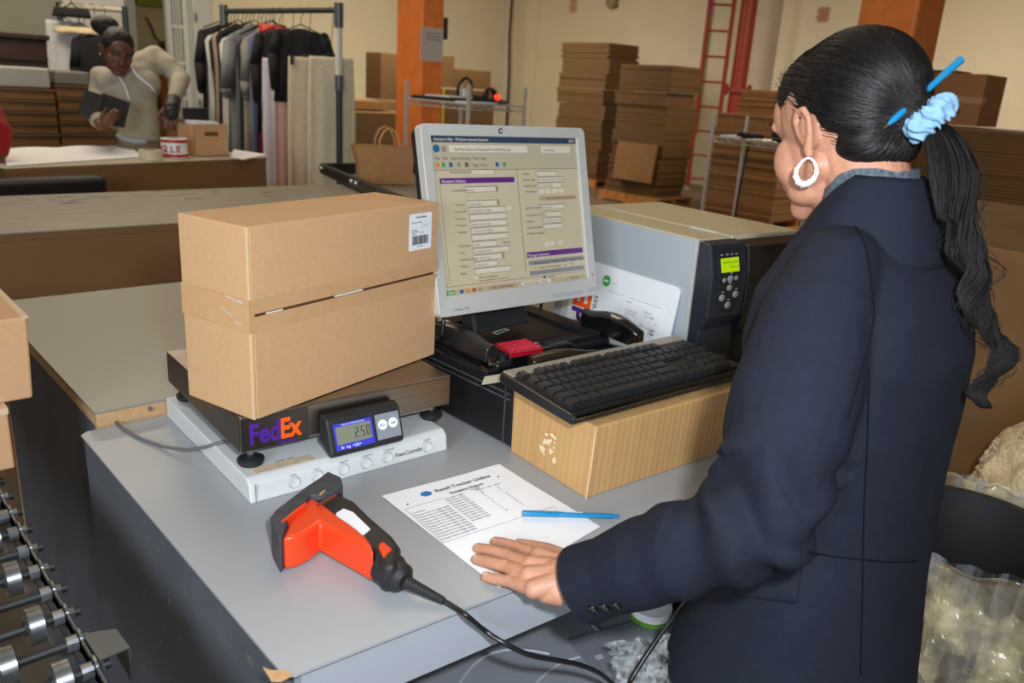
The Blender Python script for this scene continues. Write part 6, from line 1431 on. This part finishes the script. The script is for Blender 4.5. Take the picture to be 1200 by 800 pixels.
# pen through the hair
_h = bvh.ray_cast(CP, ray(1038, 149).normalized()); _d = (_h[0] - CP).length / ray(1038, 149).length if _h[0] else .95; ta, tb = P(1035, 151, _d - .016), P(1126, 70, KD_ + .02)
pt2 = thing('pen', ta, 'blue pen pushed through the woman\'s tied-back hair', 'pen')
F = frame(ta, tb - ta, (0, 0, 1)); Lp = (tb - ta).length; RQ = F.to_3x3().to_4x4() @ RY
ob('barrel', G().lathe(ta, [(.0016, .008), (.0036, .016), (.0040, .026), (.0040, Lp - .03), (.0047, Lp - .03), (.0047, Lp - .004), (.0050, Lp - .004), (.0050, Lp), (0, Lp)], n=16, mx=RQ), PENB, pt2, smooth='auto')
ob('nib', G().lathe(ta, [(.0003, .0), (.0009, .003), (.0016, .009)], n=10, mx=RQ), mat('brass', (196, 160, 80), .3, metal=.9), pt2)

# ---------------------------------------------------------------- woman in the grey hoodie
w2 = thing('person', (P(160, 160, 5.25).x, P(160, 160, 5.25).y, 0), 'woman in a grey hoodie with her hair in a bun, working behind the packing counter', 'person')
D2 = 5.25
H2 = P(138, 60, D2 - .22); vd = (V((0, 0, 1.5)) - H2); 
HF2 = headframe(H2, (vd.x + 1.6, vd.y + .2), math.radians(22), math.radians(-8)); s2 = 1.12
g = G(); head_blobs(g, HF2, s2)
n2 = P(149, 88, D2); c2 = P(157, 110, D2); h2 = P(165, 172, D2); h2.z = .98
sL, sR = P(120, 92, D2 - .02), P(181, 68, D2 + .08)
eR, wR = P(212, 92, D2 + .05), P(202, 122, D2 - .22); eL, wL_ = P(110, 130, D2 - .12), P(118, 147, D2 - .50)
g.chain([HF2 @ V((0, -.03, -.05)), n2, c2, P(162, 140, D2), h2], [.056, .06, .115, .11, .12], 18)
g.chain([sL, P(114, 112, D2 - .02), eL, wL_], [.045, .04, .038, .03], 12); g.chain([sR, eR, wR], [.05, .04, .03], 12); g.cap(sL, sR, .055, .055)
hand(g, wL_, (P(133, 136, D2 - .5) - wL_), (P(118, 147, D2 - .9) - wL_), .88, thumb=-1, curl=.45)
hand(g, wR, (P(200, 137, D2 - .25) - wR), (P(202, 122, D2 - .6) - wR), 1.1, thumb=1, curl=.3)
for sx in (-.1, .1):
    b0 = V((h2.x + sx, h2.y, .92)); g.chain([b0, V((b0.x, b0.y, .5)), V((b0.x, b0.y, .08))], [.095, .06, .045], 14); g.cap(V((b0.x, b0.y, .045)), V((b0.x - .03, b0.y - .14, .035)), .04, .03)
b2 = ob('body', remesh(g, .0045, 2), SKIN2, w2)
for k in (-1, 1):
    ob('eye', G().sph(HF2 @ V((k * .031, .0590, .0)), .0125 * s2), mat('shaded_eye', (150, 140, 130), .6), b2, smooth=True)
    ob('iris', G().sph(HF2 @ V((k * .031 * s2, .0635 * s2, -.001)), .0095 * s2), BLACKG, b2, smooth=True)
    ob('eyebrow', G().tube([HF2 @ (V((k * x, y, z)) * s2) for x, y, z in ((.016, .0955, .024), (.032, .092, .031), (.050, .078, .026))], .004, 6), HAIR, b2, smooth=True)
    ob('earring', G().sph(HF2 @ (V((k * .083, -.004, -.038)) * s2), .006), CHROME, b2, smooth=True)
ob('lips', G().tube([HF2 @ (V(p) * s2) for p in ((-.024, .085, -.066), (-.01, .095, -.062), (0, .095, -.065), (.01, .095, -.062), (.024, .085, -.066))], .0075, 8), mat('red_lips', (140, 50, 50), .35), b2, smooth=True)
g = G(); R32 = HF2.to_3x3().normalized().to_4x4()
g.sph(HF2 @ (V((0, -.026, .036)) * s2), 1, (.082 * s2, .096 * s2, .086 * s2), n=32, mx=R32); g.sph(HF2 @ (V((0, -.07, -.02)) * s2), 1, (.06 * s2, .045 * s2, .05 * s2), n=24, mx=R32)
g.sph(P(123, 30, D2 - .2), .075, (1.1, 1, .8), n=24); g.cap(P(123, 33, D2 - .2), P(133, 45, D2 - .2), .055, .05)
ob('hair', remesh(g, .007, 2, lambda p, n: p + n * .004 * noise.noise(p * 60)), mat('curly_black_hair', (13, 11, 11), .6, bump=1, bscale=90), w2)
g = G()
g.chain([n2 + V((0, 0, -.05)), c2, P(162, 135, D2), P(164, 160, D2)], [.06, .135, .130, .128], 24)
g.cap(P(138, 108, D2 - .02), P(168, 100, D2), .105, .105, 20); g.chain([sL, P(133, 98, D2 - .04), P(160, 90, D2), sR], [.075, .095, .105, .08], 18); g.cap(P(128, 112, D2 - .02), P(140, 135, D2), .07, .10)
g.chain([sL, P(114, 112, D2 - .02), eL, wL_.lerp(eL, .25)], [.068, .060, .054, .042], 18); g.chain([sR, P(199, 78, D2 + .07), eR, wR.lerp(eR, .2)], [.072, .066, .058, .042], 18); g.cap(sL + V((.05, 0, 0)), sR, .068, .072)
g.chain([P(135, 88, D2 - .06), P(150, 92, D2 - .12), P(163, 82, D2 - .04), P(150, 78, D2 + .12), P(135, 84, D2 + .05)], [.036, .03, .036, .045, .036], 14)
def fold2(p, n): return p + n * (.012 * noise.noise(p * 6) + .006 * noise.noise(p * 16))
hd = ob('hoodie', remesh(g, .009, 4, fold2), HOOD, w2)
hbv = BVHTree.FromPolygons([v.co + V(w2.location) for v in hd.data.vertices], [tuple(p.vertices) for p in hd.data.polygons])
def onh(px, py, off=.006):
    h = hbv.ray_cast(CP, ray(px, py).normalized()); return h[0] + h[1] * off if h[0] else P(px, py, D2 - .2)
for pts in ([(137, 82), (141, 90), (147, 102), (150, 110), (152, 117)], [(153, 76), (158, 86), (168, 95), (176, 101), (181, 107)]):
    ob('drawstring', G().tube([onh(*p) for p in smooth2(pts, 3)], .007, 6), PAPER, hd, smooth=True)
g = G().chain([h2 + V((0, 0, -.02)), h2 + V((0, 0, -.10))], [.15, .15], 18)
for sx in (-.1, .1): g.chain([V((h2.x + sx, h2.y, .9)), V((h2.x + sx, h2.y, .5)), V((h2.x + sx, h2.y, .1))], [.12, .09, .08], 14)
ob('trousers', remesh(g, .012, 3), mat('khaki_trousers', (120, 108, 88), .9), w2)
ob('black_glove', G().chain([wR.lerp(eR, .12), wR, P(201, 132, D2 - .27)], [.044, .048, .044], 14), BLACKM, w2, smooth=True)
ob('undershirt_hem', G().tube([P(x, y, D2 - .2) for x, y in ((137, 158), (145, 163), (158, 166), (172, 166))], .014, 8), mat('blue_grey_shirt', (150, 158, 166), .8), w2, smooth=True)
# black folder held in her hand
fa = [P(x, y, d) for x, y, d in ((101, 106, D2 - .36), (122, 111, D2 - .32), (152, 121, D2 - .30), (146, 150, D2 - .38), (121, 140, D2 - .42), (91, 132, D2 - .44))]
fo = thing('folder', fa[0], 'open black folder held in the hooded woman\'s hand', 'folder')
ob('cover', G().prism([P(101, 105, D2 - .42), P(123, 112, D2 - .36), P(113, 145, D2 - .40), P(91, 132, D2 - .46)], (0, .018, 0)), mat('black_leatherette', (26, 27, 30), .45), fo, bevel=.003)
ob('cover', G().prism([P(121, 109, D2 - .36), P(153, 120, D2 - .33), P(146, 150, D2 - .36), P(114, 144, D2 - .38)], (0, .018, 0)), mat('black_lining', (10, 10, 11), .6), fo, bevel=.003)
# ---------------------------------------------------------------- person in red at the left edge
w3 = thing('person', (P(-60, 160, 4.3).x, P(-60, 160, 4.3).y, 0), 'person in a red sweater reaching in at the far left edge', 'person')
D3 = 4.2
s3, e3, h3 = P(-38, 90, D3 + .1), P(-6, 155, D3), P(-2, 192, D3 - .05)
g = G(); T3 = V((P(-75, 150, D3 + .1).x, P(-75, 150, D3 + .1).y, 0))
g.chain([s3, e3, h3], [.05, .042, .03], 12); hand(g, h3, (P(4, 214, D3 - .08) - h3), (P(-2, 192, D3 - .6) - h3), 1.05, thumb=1, curl=.2)
T3b = V((s3.x - .17, s3.y + .06, 0))
g.chain([T3b + V((0, 0, 1.42)), T3b + V((0, 0, 1.2)), T3b + V((0, 0, .95))], [.09, .12, .12], 14); g.cap(T3b + V((0, 0, 1.40)), s3, .06, .05); g.cap(T3b + V((0, 0, 1.40)), T3b + V((-.19, 0, 1.38)), .06, .05)
g.chain([T3b + V((-.19, 0, 1.38)), T3b + V((-.23, 0, 1.1)), T3b + V((-.22, -.05, .85))], [.05, .04, .03], 12); hand(g, T3b + V((-.22, -.05, .85)), V((0, 0, -1)), V((-1, 0, 0)), 1, thumb=1)
HF3 = headframe(T3b + V((0, 0, 1.62)), (.5, -.6), .2); head_blobs(g, HF3); g.cap(T3b + V((0, 0, 1.55)), T3b + V((0, 0, 1.42)), .05, .055)
for sx in (-.1, .1): g.chain([T3b + V((sx, 0, .9)), T3b + V((sx, 0, .5)), T3b + V((sx, 0, .08))], [.09, .06, .045], 12); g.cap(T3b + V((sx, 0, .045)), T3b + V((sx + .05, -.14, .035)), .04, .03)
ob('body', remesh(g, .006, 2), mat('brown_skin', (96, 54, 38), .5), w3)
g = G(); g.sph(HF3 @ V((0, -.03, .035)), 1, (.082, .098, .09), n=24, mx=HF3.to_3x3().normalized().to_4x4()); ob('hair', g, HAIR, w3, smooth=True)
g = G(); g.chain([T3b + V((0, 0, 1.40)), T3b + V((0, 0, 1.2)), T3b + V((0, 0, .92))], [.11, .15, .16], 18); g.chain([s3, e3, e3.lerp(h3, .55)], [.085, .075, .055], 16); g.cap(T3b + V((0, 0, 1.38)), s3, .085, .085); g.cap(T3b + V((0, 0, 1.38)), T3b + V((-.19, 0, 1.36)), .085, .08); g.chain([T3b + V((-.19, 0, 1.36)), T3b + V((-.23, 0, 1.1)), T3b + V((-.22, -.04, .9))], [.08, .07, .05], 14)
ob('sweater', remesh(g, .010, 4, fold2), mat('red_knit', (150, 14, 18), .85, noise_amt=.08, nscale=80), w3)
g = G()
for sx in (-.1, .1): g.chain([T3b + V((sx, 0, .92)), T3b + V((sx, 0, .5)), T3b + V((sx, 0, .1))], [.12, .09, .08], 14)
ob('trousers', remesh(g, .012, 3), mat('dark_trousers', (40, 42, 50), .9), w3)
bpy.data.scenes.remove(TS)
